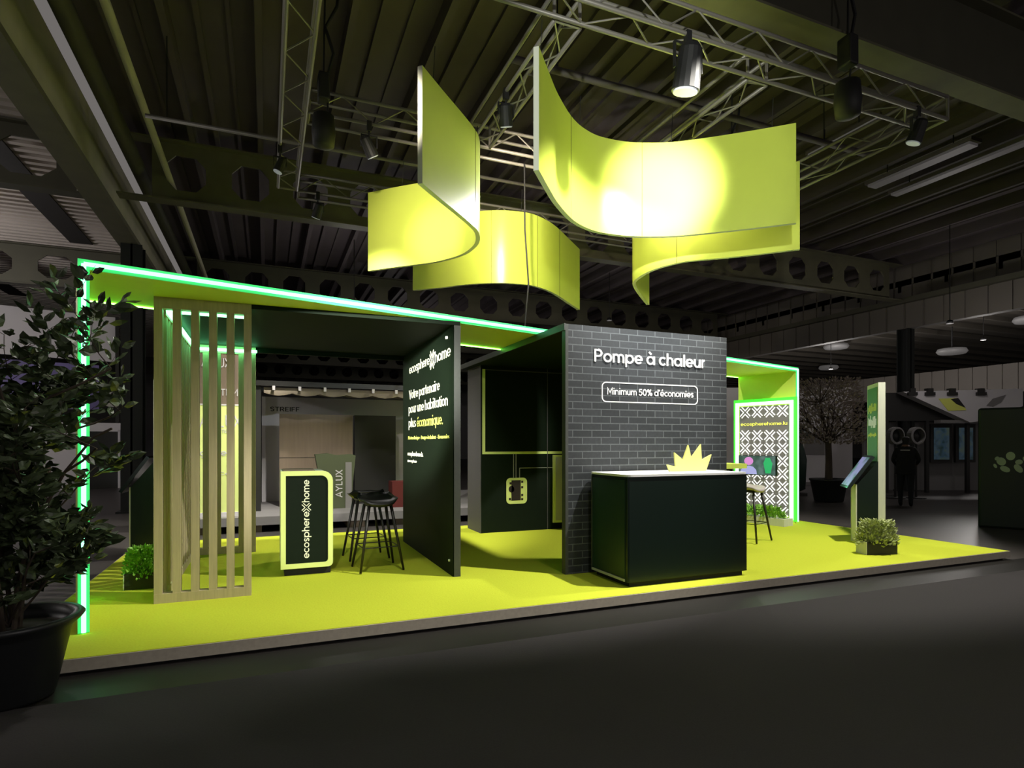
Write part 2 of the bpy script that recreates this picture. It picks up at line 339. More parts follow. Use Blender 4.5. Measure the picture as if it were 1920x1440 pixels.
def text(name, body, m, org, u, v, width, height, parent=None, off=(0, 0, 0), bold=.02, depth=.004, wt=None):
    """lettering fitted into width (along u) x cap height (along v); org = left end of the baseline"""
    wt = wt if wt else .15 + bold * 2.2
    strokes = []; pen = 0
    for ch in body:
        if ch == ' ': pen += .42; continue
        base, extra = _ACC.get(ch, (ch, [])); g = GL.get(base)
        if g is None: g = (.7, [_arc(.35, .35, .26, .34, 0, 360, 14), _arc(.35, 1.05, .22, .30, 0, 360, 14)])
        for st_l in g[1] + extra: strokes.append([(pen + x, y) for x, y in st_l])
        pen += g[0] + .13
    W_ = pen - .13; u = Vector(u).normalized(); v = Vector(v).normalized(); nrm = u.cross(v); org = Vector(org); sx = width / W_; sy = height / 1.4
    mb = MB(); h = wt / 2; lay = 0
    for pl in strokes:
        lay += 1; dz = depth + .00004 * (lay % 5); n = len(pl); closed = (abs(pl[0][0] - pl[-1][0]) + abs(pl[0][1] - pl[-1][1])) < 1e-6
        Ls, Rs = [], []
        for k in range(n):
            a = pl[k - 1] if k > 0 else (pl[-2] if closed else None); b = pl[k]; c = pl[k + 1] if k < n - 1 else (pl[1] if closed else None)
            d1 = Vector((b[0] - a[0], b[1] - a[1])).normalized() if a else None; d2 = Vector((c[0] - b[0], c[1] - b[1])).normalized() if c else None
            d1 = d1 or d2; d2 = d2 or d1
            t = (d1 + d2); t = t.normalized() if t.length > .1 else d2
            nn = Vector((-t.y, t.x)); k_ = min(1.8, 1 / max(.3, nn.dot(Vector((-d1.y, d1.x)))))
            Ls.append((b[0] + nn.x * h * k_, b[1] + nn.y * h * k_)); Rs.append((b[0] - nn.x * h * k_, b[1] - nn.y * h * k_))
        P3 = lambda q, z: org + u * (q[0] * sx) + v * (q[1] * sy) + nrm * z
        vs = [P3(q, dz) for q in Ls] + [P3(q, dz) for q in Rs] + [P3(q, 0) for q in Ls] + [P3(q, 0) for q in Rs]
        fs = []
        for k in range(n - 1):
            fs += [(k, k + 1, n + k + 1, n + k), (k, 2 * n + k, 2 * n + k + 1, k + 1), (n + k, n + k + 1, 3 * n + k + 1, 3 * n + k)]
        fs += [(0, n, 3 * n, 2 * n), (n - 1, 3 * n - 1, 4 * n - 1, 2 * n - 1)]
        mb.add(vs, fs)
    o = mb.build(name, m, parent, off); return o
def emblem(mb, org, u, v, size, t, wf=.07):
    """four inward pointing chevrons that together read as an X"""
    org = Vector(org); u = Vector(u).normalized(); v = Vector(v).normalized(); n = u.cross(v)
    h = size / 2; w = size * wf; g = size * .115
    for k in range(4):
        a = R(90 * k); d = u * math.cos(a) + v * math.sin(a); e = -u * math.sin(a) + v * math.cos(a)
        for s in (-1, 1):
            p0 = org + d * g * 1.3; p1 = org + d * (h) + e * s * (h - g * 1.3)
            p1 = p0 + (p1 - p0) * .86
            dr = (p1 - p0).normalized(); pr = n.cross(dr)
            mb.obox((p0 + p1) / 2, dr * ((p1 - p0).length / 2 + w * .5), pr * w * .62, n * t / 2)

# ================================================================== THE HALL
fl = MB(); fl.box(-40, 70, -12, 60, -.2, 0); struct(fl, 'floor', 'concrete')
aisle = MB()
aisle.box(-21.9, 40, -12, 4.33, 0, .012)
st_ = MB(); st_.box(-21.9, 40, 4.33, 4.80, 0, .006)
single(st_, 'floor_strip', 'strip', 'narrow bare brownish floor strip between aisle carpet and lime platform', 'floor strip')
single(aisle, 'aisle_carpet', 'aisle', 'wide dark grey carpet of the aisle in front of the lime stand', 'carpet')
# main ceiling deck with ribs that run away from the camera
CZ = 7.75
cl = MB(); cl.box(-2.8, 19.5, -1, 60, CZ, CZ + .2)
x = -2.6
while x < 19.4:
    cl.box(x, x + .10, -1, 60, CZ - .30, CZ); cl.box(x + .42, x + .50, -1, 60, CZ - .10, CZ)
    cl.box(x + .84, x + .90, -1, 60, CZ - .06, CZ)
    x += 1.22
struct(cl, 'ceiling', 'ceil_rib')
# left bay: corrugated sheet with ribs across, dark slots
cr = MB(); y = 4.0
cr.box(-22, -2.95, 2, 60, 7.45, 7.55)
while y < 46:
    cr.box(-22, -2.95, y, y + .13, 7.36, 7.45); y += .29
c2 = struct(cr, 'ceiling', 'corr')
for i, (sx, sy) in enumerate(((-5.2, 13.9), (-9.2, 13.9), (-13.2, 13.9), (-7.2, 5.2), (-5.2, 5.2), (-5.2, 22), (-9.2, 22), (-13.2, 22))):
    m = MB(); m.box(sx, sx + .55, sy, sy + 6.6, 7.33, 7.36)
    tag(m.build('trim_%d' % (i + 1), 'slot'), kind='structure')
# right bay ceiling beyond the bulkhead
rb = MB(); rb.box(19.9, 60, -1, 60, 6.9, 7.1)
y = 0
while y < 58:
    rb.box(19.9, 60, y, y + .12, 6.7, 6.9); y += 1.5
struct(rb, 'ceiling', 'ceil')
# bulkheads along the right side, ribbed cladding
def cladding(name, x0, x1, y0, y1, z0, z1, pitch=.62):
    m = MB(); m.box(x0 + .04, x1, y0, y1, z0, z1)
    y = y0
    while y < y1 - .05:
        m.box(x0, x0 + .05, y, min(y1, y + pitch - .07), z0, z1); y += pitch
    tag(m.build(name, 'clad'), kind='structure')
cladding('trim_20', 19.5, 19.8, 2, 58, 5.38, 6.2)
cladding('trim_21', 19.9, 20.2, 2, 58, 6.36, 7.7)
m = MB(); m.box(19.3, 20.1, 2, 58, 6.2, 6.36); tag(m.build('trim_22', 'steel_dk'), kind='structure')
cladding('trim_23', 31, 31.3, 4, 58, 3.9, 5.2)
# far walls
wb = MB(); wb.box(-22, 60, 58, 58.4, 0, 8); struct(wb, 'wall_back', 'bggrey')
wl = MB(); wl.box(-22.4, -22, 2, 58, 0, 7.6); struct(wl, 'wall_left', 'bggrey')
aisle = None; wr = MB(); wr.box(60, 60.4, -1, 58, 0, 7.6); struct(wr, 'wall_right', 'bggrey')

def castellated(y, x0, x1, z0, z1, label, name='castellated_beam', m='steel_dk', phase=0.0, pitch=1.16):
    """steel girder running across the hall, web pierced by octagonal openings"""
    root = empty(name, ((x0 + x1) / 2, y, z0), label, 'beam', 'pierced girders under the hall roof'); off = ((x0 + x1) / 2, y, z0)
    w = MB(); th = .02; zc = (z0 + z1) / 2; r = (z1 - z0) * .30; hw = pitch * .30
    k0 = math.ceil((x0 - phase) / pitch); k1 = math.floor((x1 - phase) / pitch)
    oc = [(-hw, -r * .45), (-hw * .5, -r), (hw * .5, -r), (hw, -r * .45), (hw, r * .45), (hw * .5, r), (-hw * .5, r), (-hw, r * .45)]
    for k in range(k0, k1 + 1):
        cx = phase + k * pitch; a = max(x0, cx - pitch / 2); b = min(x1, cx + pitch / 2)
        if b - a < pitch * .95: w.box(a, b, y - th, y + th, z0, z1); continue
        inn = [(cx + p, zc + q) for p, q in oc]
        out = [(a, z0 + (z1 - z0) * .25), (cx - hw * .5, z0), (cx + hw * .5, z0), (b, z0 + (z1 - z0) * .25), (b, z1 - (z1 - z0) * .25), (cx + hw * .5, z1), (cx - hw * .5, z1), (a, z1 - (z1 - z0) * .25)]
        w.ring(out, inn, (0, y - th, 0), (1, 0, 0), (0, 0, 1), (0, 2 * th, 0))
        for (p, q, s_) in (((a, z0), out[0], out[1]), ((b, z0), out[3], out[2]), ((b, z1), out[4], out[5]), ((a, z1), out[7], out[6])):
            w.prism([p, q, s_], (0, y - th, 0), (1, 0, 0), (0, 0, 1), (0, 2 * th, 0))
    w.build('web', m, root, off)
    f = MB(); f.box(x0, x1, y - .15, y + .15, z0 - .03, z0); f.build('bottom_flange', m, root, off)
    f = MB(); f.box(x0, x1, y - .15, y + .15, z1, z1 + .03); f.build('top_flange', m, root, off)
    return root
root = empty('roof_girder', (9.9, 5.0, 6.33), 'solid olive roof girder crossing the upper right corner above the front truss', 'beam'); off = (9.9, 5.0, 6.33)
m = MB(); m.box(.5, 19.3, 4.98, 5.02, 6.33, 7.42); m.build('web', 'steel_dk', root, off)
m = MB(); m.box(.5, 19.3, 4.84, 5.16, 6.30, 6.33); m.build('bottom_flange', 'steel', root, off)
m = MB(); m.box(.5, 19.3, 4.84, 5.16, 7.42, 7.45); m.build('top_flange', 'steel', root, off)
castellated(13.2, -2.6, 19.3, 6.3, 7.42, 'grey pierced roof girder with octagonal holes just behind the truss grid', m='steel', phase=-.3)
castellated(21.2, -2.6, 19.3, 6.3, 7.42, 'second pierced girder back from the truss grid, above the left stand beam', phase=-.3)
castellated(29.2, -2.6, 19.3, 6.3, 7.42, 'third pierced girder back, low behind the hanging yellow panels', phase=-.3)
castellated(37.2, -2.6, 19.3, 6.3, 7.42, 'fourth pierced girder back, seen small above the black pavilion opening', phase=-.3)
castellated(45.2, -2.6, 19.3, 6.3, 7.42, 'farthest pierced girder, a row of tiny holes above the fabric canopy', phase=-.3)
castellated(13.2, -22, -3.14, 6.2, 7.3, 'pierced girder in the left bay with two large holes against corrugated sheet', m='steel_dk', phase=-4.0, pitch=1.5)
castellated(21.2, -22, -3.14, 6.2, 7.3, 'pierced girder farther back in the left bay above the glowing corner', m='steel_dk', phase=-4.2, pitch=1.5)
# long side girder over the left column
root = empty('side_girder', (-2.85, 20, 6.1), 'long stained grey girder running from upper left corner to the black column', 'beam'); off = (-2.85, 20, 6.1)
m = MB(); m.box(-2.93, -2.88, 2, 57.9, 6.2, 7.5); m.build('web', 'steel_side', root, off)
m = MB(); m.box(-3.12, -2.7, 2, 57.9, 6.1, 6.2); m.build('bottom_flange', 'steel', root, off)
m = MB(); m.tube((-2.3, 2, 6.9), (-2.3, 50, 6.9), .13, n=12); single(m, 'ventilation_duct', 'steel_dk', 'round dark duct running beside the stained side girder', 'duct', smooth=True)
m = MB(); m.tube((-1.75, 2, 6.75), (-1.75, 50, 6.75), .06, n=8); single(m, 'service_pipe', 'steel_side', 'thin grey pipe running below the ribbed ceiling near the duct', 'pipe', smooth=True)
# columns
def column(x, y, h, w, label):
    root = empty('steel_column', (x, y, 0), label, 'column'); off = (x, y, 0)
    m = MB(); m.box(x - w / 2, x + w / 2, y - w / 2, y - w / 2 + .04, 0, h); m.box(x - w / 2, x + w / 2, y + w / 2 - .04, y + w / 2, 0, h); m.box(x - .02, x + .02, y - w / 2, y + w / 2, 0, h)
    m.build('shaft', 'column', root, off)
    m = MB(); m.box(x - w * .7, x + w * .7, y - w * .7, y + w * .7, 0, .04); m.build('base_plate', 'column', root, off)
column(-2.83, 15.9, 6.1, .42, 'black steel column behind the left end of the lime stand')
column(19.66, 13.2, 5.38, .36, 'black steel column behind the walking person')
# sign 8 on the left column
root = empty('number_sign', (-3.2, 15.75, 2.4), 'rounded white sign with a black 8 fixed beside the left column', 'sign'); off = (-3.2, 15.75, 2.4)
m = MB(); m.prism(rr_exact(.30, .46, .1), (-3.36, 15.75, 2.4), (1, 0, 0), (0, 0, 1), (0, .04, 0)); m.build('sign_plate', 'bgwhite', root, off)
text('numeral', '8', 'bgblack', (-3.24, 15.748, 2.55), (1, 0, 0), (0, 0, 1), .13, .18, root, off)
m = MB(); m.box(-3.2, -3.045, 15.79, 15.83, 2.5, 2.54); m.build('bracket', 'column', root, off)

# hall lamps in the far right bay
for i, (lx, ly, lz, lab) in enumerate(((26.2, 21.6, 6.42, 'pale round hall lamp above the blossoming tree, left of the black column'),
        (27.7, 16.7, 5.5, 'pale hall lamp to the right of the right-hand column'),
        (33, 27.5, 6.3, 'small pale hall lamp low over the blossoming tree'),
        (27.5, 13.2, 6.5, 'pale hall lamp at the right picture edge'))):
    ly = .06 + 1.5 * round((ly - .06) / 1.5); lz = min(lz, 6.3)
    root = empty('hall_lamp', (lx, ly, lz), lab, 'lamp', 'pale hall lamps in the right bay')
    m = MB(); m.lathe((lx, ly, lz), [(.1, .25), (.52, .22), (.58, .1), (.5, 0), (.2, -.04)], 20); m.build('diffuser', 'lampglow', root, (lx, ly, lz), smooth=True)
    m = MB(); m.tube((lx, ly, lz + .22), (lx, ly, 6.71), .03); m.build('stem', 'fixture', root, (lx, ly, lz))
# pendant globes added at the fill lights to brighten the hall
for i, g in enumerate(FILL_GLOBES):
    (gx, gy, gz) = g[0]
    if gy < 0: continue
    lab = ['added globe lamp high in the left bay above the foreground tree', 'added globe lamp farther back in the left bay', 'added globe lamp in the right bay behind the black column', 'added globe lamp deep in the right bay', 'added globe lamp behind the folded hanging panel', 'added globe lamp hidden behind the front hanging panel', 'added globe lamp far behind the brick wall', 'added globe lamp between stand and right column'][i]
    root = empty('added_pendant_lamp', (gx, gy, gz), lab, 'lamp', 'pendant lamps added to light the hall')
    top = 7.37 if gx < -3 else (6.71 if gx > 19.9 else 7.46)
    m = MB(); m.lathe((gx, gy, gz + .40), [(.03, .10), (.07, .08), (.09, 0), (.08, 0), (.05, .05)], 16); m.build('reflector', 'fixture', root, (gx, gy, gz), smooth=True)
    m = MB(); m.tube((gx, gy, gz + .5), (gx, gy, top), .012); m.build('cord', 'fixture', root, (gx, gy, gz))
# long tube fittings on the main ceiling, right side
def tubefit(x, y0, y1, z, w, m_, label):
    root = empty('tube_light', (x, (y0 + y1) / 2, z), label, 'lamp'); off = (x, (y0 + y1) / 2, z)
    m = MB(); m.box(x - w, x + w, y0, y1, z + .05, z + .12); m.build('housing', 'ceil_rib', root, off)
    m = MB(); m.box(x - w * .8, x + w * .8, y0 + .05, y1 - .05, z, z + .05); m.build('diffuser', m_, root, off)
    for yy in (y0 + .4, y1 - .4): m = MB(); m.tube((x, yy, z + .12), (x, yy, 7.70 if x > 12.5 else 7.46), .012); m.build('hanger', 'fixture', root, off)
tubefit(12.09, 6.8, 8.9, 7.1, .16, 'tubeglow', 'broad dim tube light on the ceiling right of the hanging panels')
tubefit(12.94, 6.0, 9.0, 7.1, .12, 'tubeglow', 'long thin dim light strip nearest the right edge below the truss corner')
tubefit(9.65, 6.9, 8.4, 7.1, .03, 'lampglow', 'narrow bluish light strip seen inside the right truss corner')

# ================================================================== STAND PLATFORM
PX0, PX1, PY0, PY1, PZ = -1.73, 9.3, 4.82, 10.03, .12
root = empty('exhibition_platform', (3.8, 7.4, 0), 'low lime green carpeted platform with pale edge board carrying the whole stand', 'platform'); off = (3.8, 7.4, 0)
m = MB(); m.box(PX0 + .06, PX1 - .06, PY0 + .06, PY1 - .06, 0, .03); m.build('recessed_plinth', 'kick', root, off)
m = MB(); m.box(PX0, PX1, PY0, PY1, .03, PZ - .004)
m.build('edge_board', 'fascia', root, off)
m = MB(); m.box(PX0 + .012, PX1 - .012, PY0 + .012, PY1 - .012, PZ - .004, PZ); m.build('carpet_top', 'carpet', root, off)

# ================================================================== LIGHT PORTAL
PR = R(14.45)
root = empty('light_portal', (-1.33, 5.43, PZ), 'huge lime portal frame outlined by a glowing green LED tube', 'portal frame', rz=PR)
L = 10.78; D = 1.17; HT = 2.86; T = .075
m = MB(); m.box(0, T, 0, D, 0, HT); m.build('left_upright', 'lime', root)
m = MB(); m.box(T, L - T, 0, D, HT - T, HT); m.build('top_beam', 'lime', root)
m = MB(); m.box(L - T, L, 0, D, 0, HT); m.build('right_upright', 'lime', root)
r = .035
f = MB(); f.ring([(0, 0), (L, 0), (L, HT), (0, HT)], [(T, 0), (L - T, 0), (L - T, HT - T), (T, HT - T)], (0, -.012, 0), (1, 0, 0), (0, 0, 1), (0, .012, 0))
f = MB(); f.box(0, T, -.012, 0, 0.005, HT); f.box(T, L - T, -.012, 0, HT - T, HT); f.box(L - T, L, -.012, 0, .005, HT)
tag(f.build('led_diffuser', 'led_glow', root), 'glowing green front strip')
f = MB(); c_ = T * .5
f.tube((c_, -.02, .01), (c_, -.02, HT - c_), .016, n=10); f.tube((c_, -.02, HT - c_), (L - c_, -.02, HT - c_), .016, n=10); f.tube((L - c_, -.02, HT - c_), (L - c_, -.02, .01), .016, n=10)
tag(f.build('led_tube', 'led', root, smooth=True), 'bright mint LED tube')
f = MB(); f.path([(T + .008, D - .006, .03), (T + .008, D - .006, HT - T - .01), (L - T - .02, D - .006, HT - T - .01)], .007)
tag(f.build('rear_led_strip', 'led_rear', root, smooth=True), 'thin green LED line on the rear inner edge')
# light frame wall against the right upright (emblem wall)
ux = Vector((math.cos(PR), math.sin(PR), 0)); uy = Vector((-math.sin(PR), math.cos(PR), 0)); P0 = Vector((-1.33, 5.43, PZ))
def PL(a, b, z): return P0 + ux * a + uy * b + Vector((0, 0, z))
root = empty('emblem_wall', PL(L - T - .12, .55, 0), 'backlit wall of white cross emblems inside a glowing green frame', 'illuminated wall', rz=PR)
# local: x into portal (-), y along depth
fw_, bw0, bw1, bh0, bh1 = .0, -.60, .60, 0.0, 2.27
m = MB(); m.box(-.02, .08, bw0, bw1, 0, bh1); m.build('box_frame', 'lime', root)
m = MB(); m.box(-.03, -.02, bw0 + .10, bw1 - .10, .12, bh1 - .10); m.build('backlit_board', 'board', root)
m = MB(); t = .06
m.box(-.05, -.02, bw0 + .02, bw0 + .02 + t, .05, bh1 - .02); m.box(-.05, -.02, bw1 - .02 - t, bw1 - .02, .05, bh1 - .02); m.box(-.05, -.02, bw0 + .02 + t, bw1 - .02 - t, bh1 - .02 - t, bh1 - .02)
tag(m.build('led_frame', 'led_white', root), 'white-green LED border')
m = MB(); m.box(-.025, -.015, bw0 - .05, bw0 + .02, .03, bh1 + .04); m.box(-.025, -.015, bw1 - .02, bw1 + .03, .03, bh1 + .04); m.box(-.025, -.015, bw0 + .02, bw1 - .02, bh1 - .02, bh1 + .04)
m.build('glow_edge', 'glow_rim', root)  # green light on the lime wall, put in as a glowing rim
uu = Vector((0, -1, 0)); vv = Vector((0, 0, 1))
zs = [2.06] + [1.60 - .238 * k for k in range(7)]
for z in zs:
    for k in range(4):
        m = MB(); emblem(m, (-.034, .378 - .252 * k, z), uu, vv, .226, .006, .062)
        m.build('cross_emblem', 'xglow', root)
text('lettering', 'ecospherehome.lu', 'yglow', (-.033, .47, 1.80), uu, vv, .94, .065, root, bold=.02)
# tv
root = empty('picture_screen', PL(L - .72, .42, -.085), 'flat screen with a pink and lilac figure, before the emblem wall', 'screen', rz=PR)
def tvz(z): return z - PZ
m = MB(); m.box(0, .04, -.40, .34, tvz(1.08), tvz(1.44)); m.build('casing', 'plastic', root)
m = MB(); m.box(-.004, 0, -.385, .325, tvz(1.09), tvz(1.43)); m.build('display', 'tv', root)
m = MB(); m.prism([(.09 * math.cos(a) + .13, tvz(1.335) + .075 * math.sin(a)) for a in [2 * PI * i / 16 for i in range(16)]], (-.010, 0, 0), uu * -1, vv, (.005, 0, 0)); m.build('picture_patch', 'pinkp', root)
m = MB(); m.prism([(.30, tvz(1.095)), (.29, tvz(1.17)), (.22, tvz(1.23)), (.13, tvz(1.25)), (.04, tvz(1.23)), (-.02, tvz(1.17)), (-.03, tvz(1.095))], (-.008, 0, 0), uu * -1, vv, (.003, 0, 0)); m.build('picture_patch', 'bluep', root)
m = MB(); m.prism([(-.20, tvz(1.12)), (-.16, tvz(1.30)), (-.20, tvz(1.40)), (-.28, tvz(1.40)), (-.33, tvz(1.30)), (-.30, tvz(1.12))], (-.008, 0, 0), uu * -1, vv, (.003, 0, 0)); m.build('picture_patch', 'greenp', root)
m = MB(); m.box(.04, .47, -.06, .03, tvz(1.22), tvz(1.30)); m.build('wall_bracket', 'plastic', root)

# planting box below the emblem wall
def bush(mb, c, rx, ry, h, n, size, seed, up=.3):
    rd = random.Random(seed); c = Vector(c)
    for _ in range(n):
        a = rd.uniform(0, 2 * PI); rr = math.sqrt(rd.random()); zz = rd.random()
        p = c + Vector((math.cos(a) * rr * rx * (1.08 - .35 * zz), math.sin(a) * rr * ry * (1.08 - .35 * zz), h * zz))
        d = Vector((math.cos(a) * rr + rd.uniform(-.5, .5), math.sin(a) * rr + rd.uniform(-.5, .5), rd.uniform(-.3, 1) + up)).normalized()
        s = d.cross(Vector((rd.uniform(-1, 1), rd.uniform(-1, 1), rd.uniform(-.3, .3)))).normalized()
        l = size * rd.uniform(.7, 1.3); w = l * .28; nn = d.cross(s) * l * .12
        mb.add([p, p + d * l * .45 + s * w + nn, p + d * l, p + d * l * .45 - s * w + nn, p + d * l * .45 - nn * .4], [(0, 1, 4), (1, 2, 4), (2, 3, 4), (3, 0, 4)])
root = empty('planting_bench', (8.35, 8.28, PZ), 'low pale wooden trough of greenery below the emblem wall', 'planter', rz=R(102))
m = MB(); m.box(-.55, .55, -.14, .14, 0, .13); m.build('trough', 'whitewood', root)
m = MB(); bush(m, (0, 0, .12), .5, .13, .16, 420, .09, 3); m.build('foliage', 'leaf_lime', root)

# ================================================================== SLATTED PINE BOX
root = empty('slatted_room_divider', (-.54, 7.45, PZ), 'open box of pale pine slats with green light under its top rails', 'room divider'); off = (-.54, 7.45, PZ)
def slat_panel_x(x0, x1, y0, y1, z0, z1, n, lw, name):
    m = MB(); m.box(x0, x1, y0, y1, z1 - .10, z1); m.build('top_rail', 'pine', root, off)
    m = MB(); m.box(x0, x1, y0, y1, z0, z0 + .085); m.build('bottom_rail', 'pine', root, off)
    gap = ((x1 - x0) - (n + 1) * lw) / n
    for k in range(n + 1):
        a = x0 + k * (lw + gap)
        m = MB(); m.box(a, a + lw, y0 + .004, y1 - .004, z0 + .085, z1 - .10); m.build('slat', 'pine', root, off)
slat_panel_x(-.943, -.135, 6.18, 6.28, PZ, 2.903, 5, .066, 'front')
slat_panel_x(-.91, -.135, 8.66, 8.75, PZ, 2.86, 5, .07, 'back')
m = MB(); m.box(-.943, -.86, 6.28, 8.66, 2.76, 2.86); m.build('side_rail', 'pine', root, off)
m = MB(); m.box(-.943, -.86, 6.28, 8.66, PZ, PZ + .085); m.build('side_rail', 'pine', root, off)
for k in range(13):
    a = 6.36 + k * .177
    m = MB(); m.box(-.94, -.865, a, a + .07, PZ + .085, 2.76); m.build('slat', 'pine', root, off)
m = MB()
m.tube((-.85, 6.30, 2.80), (-.14, 6.30, 2.80), .018); m.tube((-.85, 8.62, 2.80), (-.12, 8.62, 2.80), .018); m.tube((-.845, 6.3, 2.80), (-.845, 8.62, 2.80), .018)
tag(m.build('led_tube', 'led_in', root, off, smooth=True), 'mint green LED tube')

# ================================================================== BLACK PAVILION (left)
root = empty('black_pavilion', (.9, 7.45, PZ), 'black pavilion with flat roof and a lettered side wall facing the pine slats', 'pavilion'); off = (.9, 7.45, PZ)
m = MB(); m.box(-.134, 1.955, 6.19, 8.76, 2.862, 2.903); m.box(-.94, -.134, 6.285, 8.76, 2.862, 2.903); m.build('roof', 'black', root, off)
m = MB(); m.box(-.134, 1.955, 8.70, 8.76, 2.80, 2.862); m.build('rear_rail', 'black', root, off)
sw = MB(); sw.box(1.875, 1.955, 6.20, 8.76, PZ, 2.862); side = sw.build('side_wall', 'black', root, off)
m = MB(); m.box(1.885, 1.958, 6.192, 6.20, PZ, 2.862); m.build('edge_strip', 'blackedge', side, off)
U = (0, -1, 0); Vv = (0, 0, 1); xw = 1.8745
text('lettering', 'ecosphere', 'cream_txt', (xw, 8.33, 2.555), U, Vv, 1.13, .125, side, off, bold=.0)
text('lettering', 'home', 'cream_txt', (xw, 6.95, 2.54), U, Vv, .66, .135, side, off, bold=.0)
m = MB(); emblem(m, (xw - .002, 7.08, 2.60), (0, -1, 0), (0, 0, 1), .23, .004); m.build('logo_emblem', 'cream_txt', side, off)
text('lettering', 'Votre partenaire', 'cream_txt', (xw, 8.34, 2.20), U, Vv, 1.60, .125, side, off, bold=.0)
text('lettering', 'pour une habitation', 'cream_txt', (xw, 8.37, 2.0), U, Vv, 1.97, .125, side, off, bold=.0)
text('lettering', 'plus', 'cream_txt', (xw, 8.37, 1.80), U, Vv, .43, .125, side, off, bold=.0)
text('lettering', 'économique.', 'yel_txt', (xw, 7.87, 1.795), U, Vv, 1.27, .125, side, off, bold=.0)
text('lettering', 'Photovoltaïque - Pompe à chaleur - Économies', 'yel_txt', (xw, 8.40, 1.63), U, Vv, 2.06, .045, side, off, bold=.0)
text('lettering', 'ecospherehome.lu', 'cream_txt', (xw, 8.44, 1.40), U, Vv, .90, .06, side, off, bold=.0)
text('lettering', '@ecosphere', 'cream_txt', (xw, 8.44, 1.31), U, Vv, .55, .04, side, off, bold=.01)
m = MB(); m.lathe((1.868, 6.42, 2.76), [(.016, -.016), (.02, 0), (.016, .016)], 10); m.build('fixing_knob', 'white', side, off)
m = MB(); m.lathe((1.868, 6.32, .28), [(.012, -.012), (.016, 0), (.012, .012)], 10); m.build('fixing_knob', 'white', side, off)

# ================================================================== BRICK PAVILION
root = empty('brick_pavilion', (4.3, 7.4, PZ), 'black pavilion with a printed dark brick front wall', 'pavilion'); off = (4.3, 7.4, PZ)
bw = MB(); bw.box(3.09, 5.33, 5.83, 5.89, PZ, 2.90); wall = bw.build('brick_wall', 'brick', root, off)
m = MB(); m.box(3.055, 3.09, 5.826, 5.91, PZ, 2.90); m.build('edge_strip', 'blackedge', root, off)
U = (1, 0, 0); yw = 5.829
text('lettering', 'Pompe à chaleur', 'white_txt', (3.416, yw, 2.50), U, Vv, 1.57, .142, wall, off, bold=.022, depth=.012)
text('lettering', 'Minimum 50% d’économies', 'white_txt', (3.59, yw, 2.133), U, Vv, 1.22, .077, wall, off, bold=.026, depth=.006)
m = MB(); m.ring(rr_exact(1.36, .232, .055, 5, 3.52, 2.045), rr_exact(1.336, .208, .045, 5, 3.532, 2.057), (0, 5.826, 0), (1, 0, 0), (0, 0, 1), (0, .004, 0)); m.build('rounded_outline', 'white_txt', wall, off)
m = MB(); m.box(3.055, 5.33, 5.89, 9.70, 2.84, 2.90); m.build('roof', 'black', root, off)
m = MB(); m.box(3.04, 3.055, 5.826, 9.70, 2.83, 2.905); m.build('roof_edge', 'blackedge', root, off)
bp = MB(); bp.box(3.205, 5.30, 9.04, 9.10, PZ, 2.84); back = bp.build('rear_wall', 'black', root, off)
m = MB(); m.box(3.195, 3.205, 9.04, 9.70, PZ, 2.84); m.build('side_return', 'greyside', root, off)
m = MB(); m.box(5.24, 5.30, 8.0, 9.04, PZ, 2.84); m.build('end_wall', 'black', root, off)
yb = 9.036
m = MB(); m.box(3.225, 3.275, yb, 9.04, 1.40, 2.78); m.box(3.275, 4.95, yb, 9.04, 1.40, 1.44); m.build('yellow_line', 'yel_pale', back, off)
m = MB(); m.box(3.275, 5.2, yb, 9.04, 2.765, 2.78); m.build('thin_line', 'greyside', back, off)
m = MB(); m.box(4.39, 4.40, yb - .002, 9.04, PZ, 2.84); m.build('panel_joint', 'greyside', back, off)
m = MB(); m.box(3.768, 3.778, yb, 9.04, .99, 1.40); m.box(3.812, 3.822, yb, 9.04, .99, 1.40); m.box(3.878, 3.888, yb, 9.04, .99, 1.17); m.box(3.888, 4.49, yb, 9.04, 1.16, 1.17); m.build('pipe_line', 'silver', back, off)
m = MB(); m.ring(rr_exact(.37, .43, .07, 5, 3.645, .575), rr_exact(.31, .37, .04, 5, 3.675, .605), (0, yb - .004, 0), (1, 0, 0), (0, 0, 1), (0, .008, 0)); pf = m.build('pump_badge', 'yel_pale', back, off)
m = MB(); m.prism(rr_exact(.35, .41, .05, 5, 3.655, .585), (0, yb, 0), (1, 0, 0), (0, 0, 1), (0, .003, 0)); m.build('badge_field', 'yel_pale', pf, off)
m = MB(); m.box(3.735, 3.90, yb - .004, yb, .63, .965); m.prism([(3.735 + .05 * math.cos(a), .82 + .055 * math.sin(a)) for a in [2 * PI * i / 14 for i in range(14)]], (0, yb - .004, 0), (1, 0, 0), (0, 0, 1), (0, .004, 0))
for (a, b) in ((3.91, .92), (3.91, .83), (3.91, .70), (3.91, .63), (3.70, .90), (3.69, .64)): m.box(a, a + .035, yb - .004, yb, b, b + .035)
m.build('pump_drawing', 'pump', pf, off)
m = MB(); m.box(4.49, 5.20, 9.0, 9.036, .23, 1.38); wd = m.build('heat_pump_panel', 'yel_pale', back, off)
m = MB(); m.box(4.53, 5.16, 8.99, 9.0, .27, 1.34); m.build('pale_door', 'silver', wd, off)

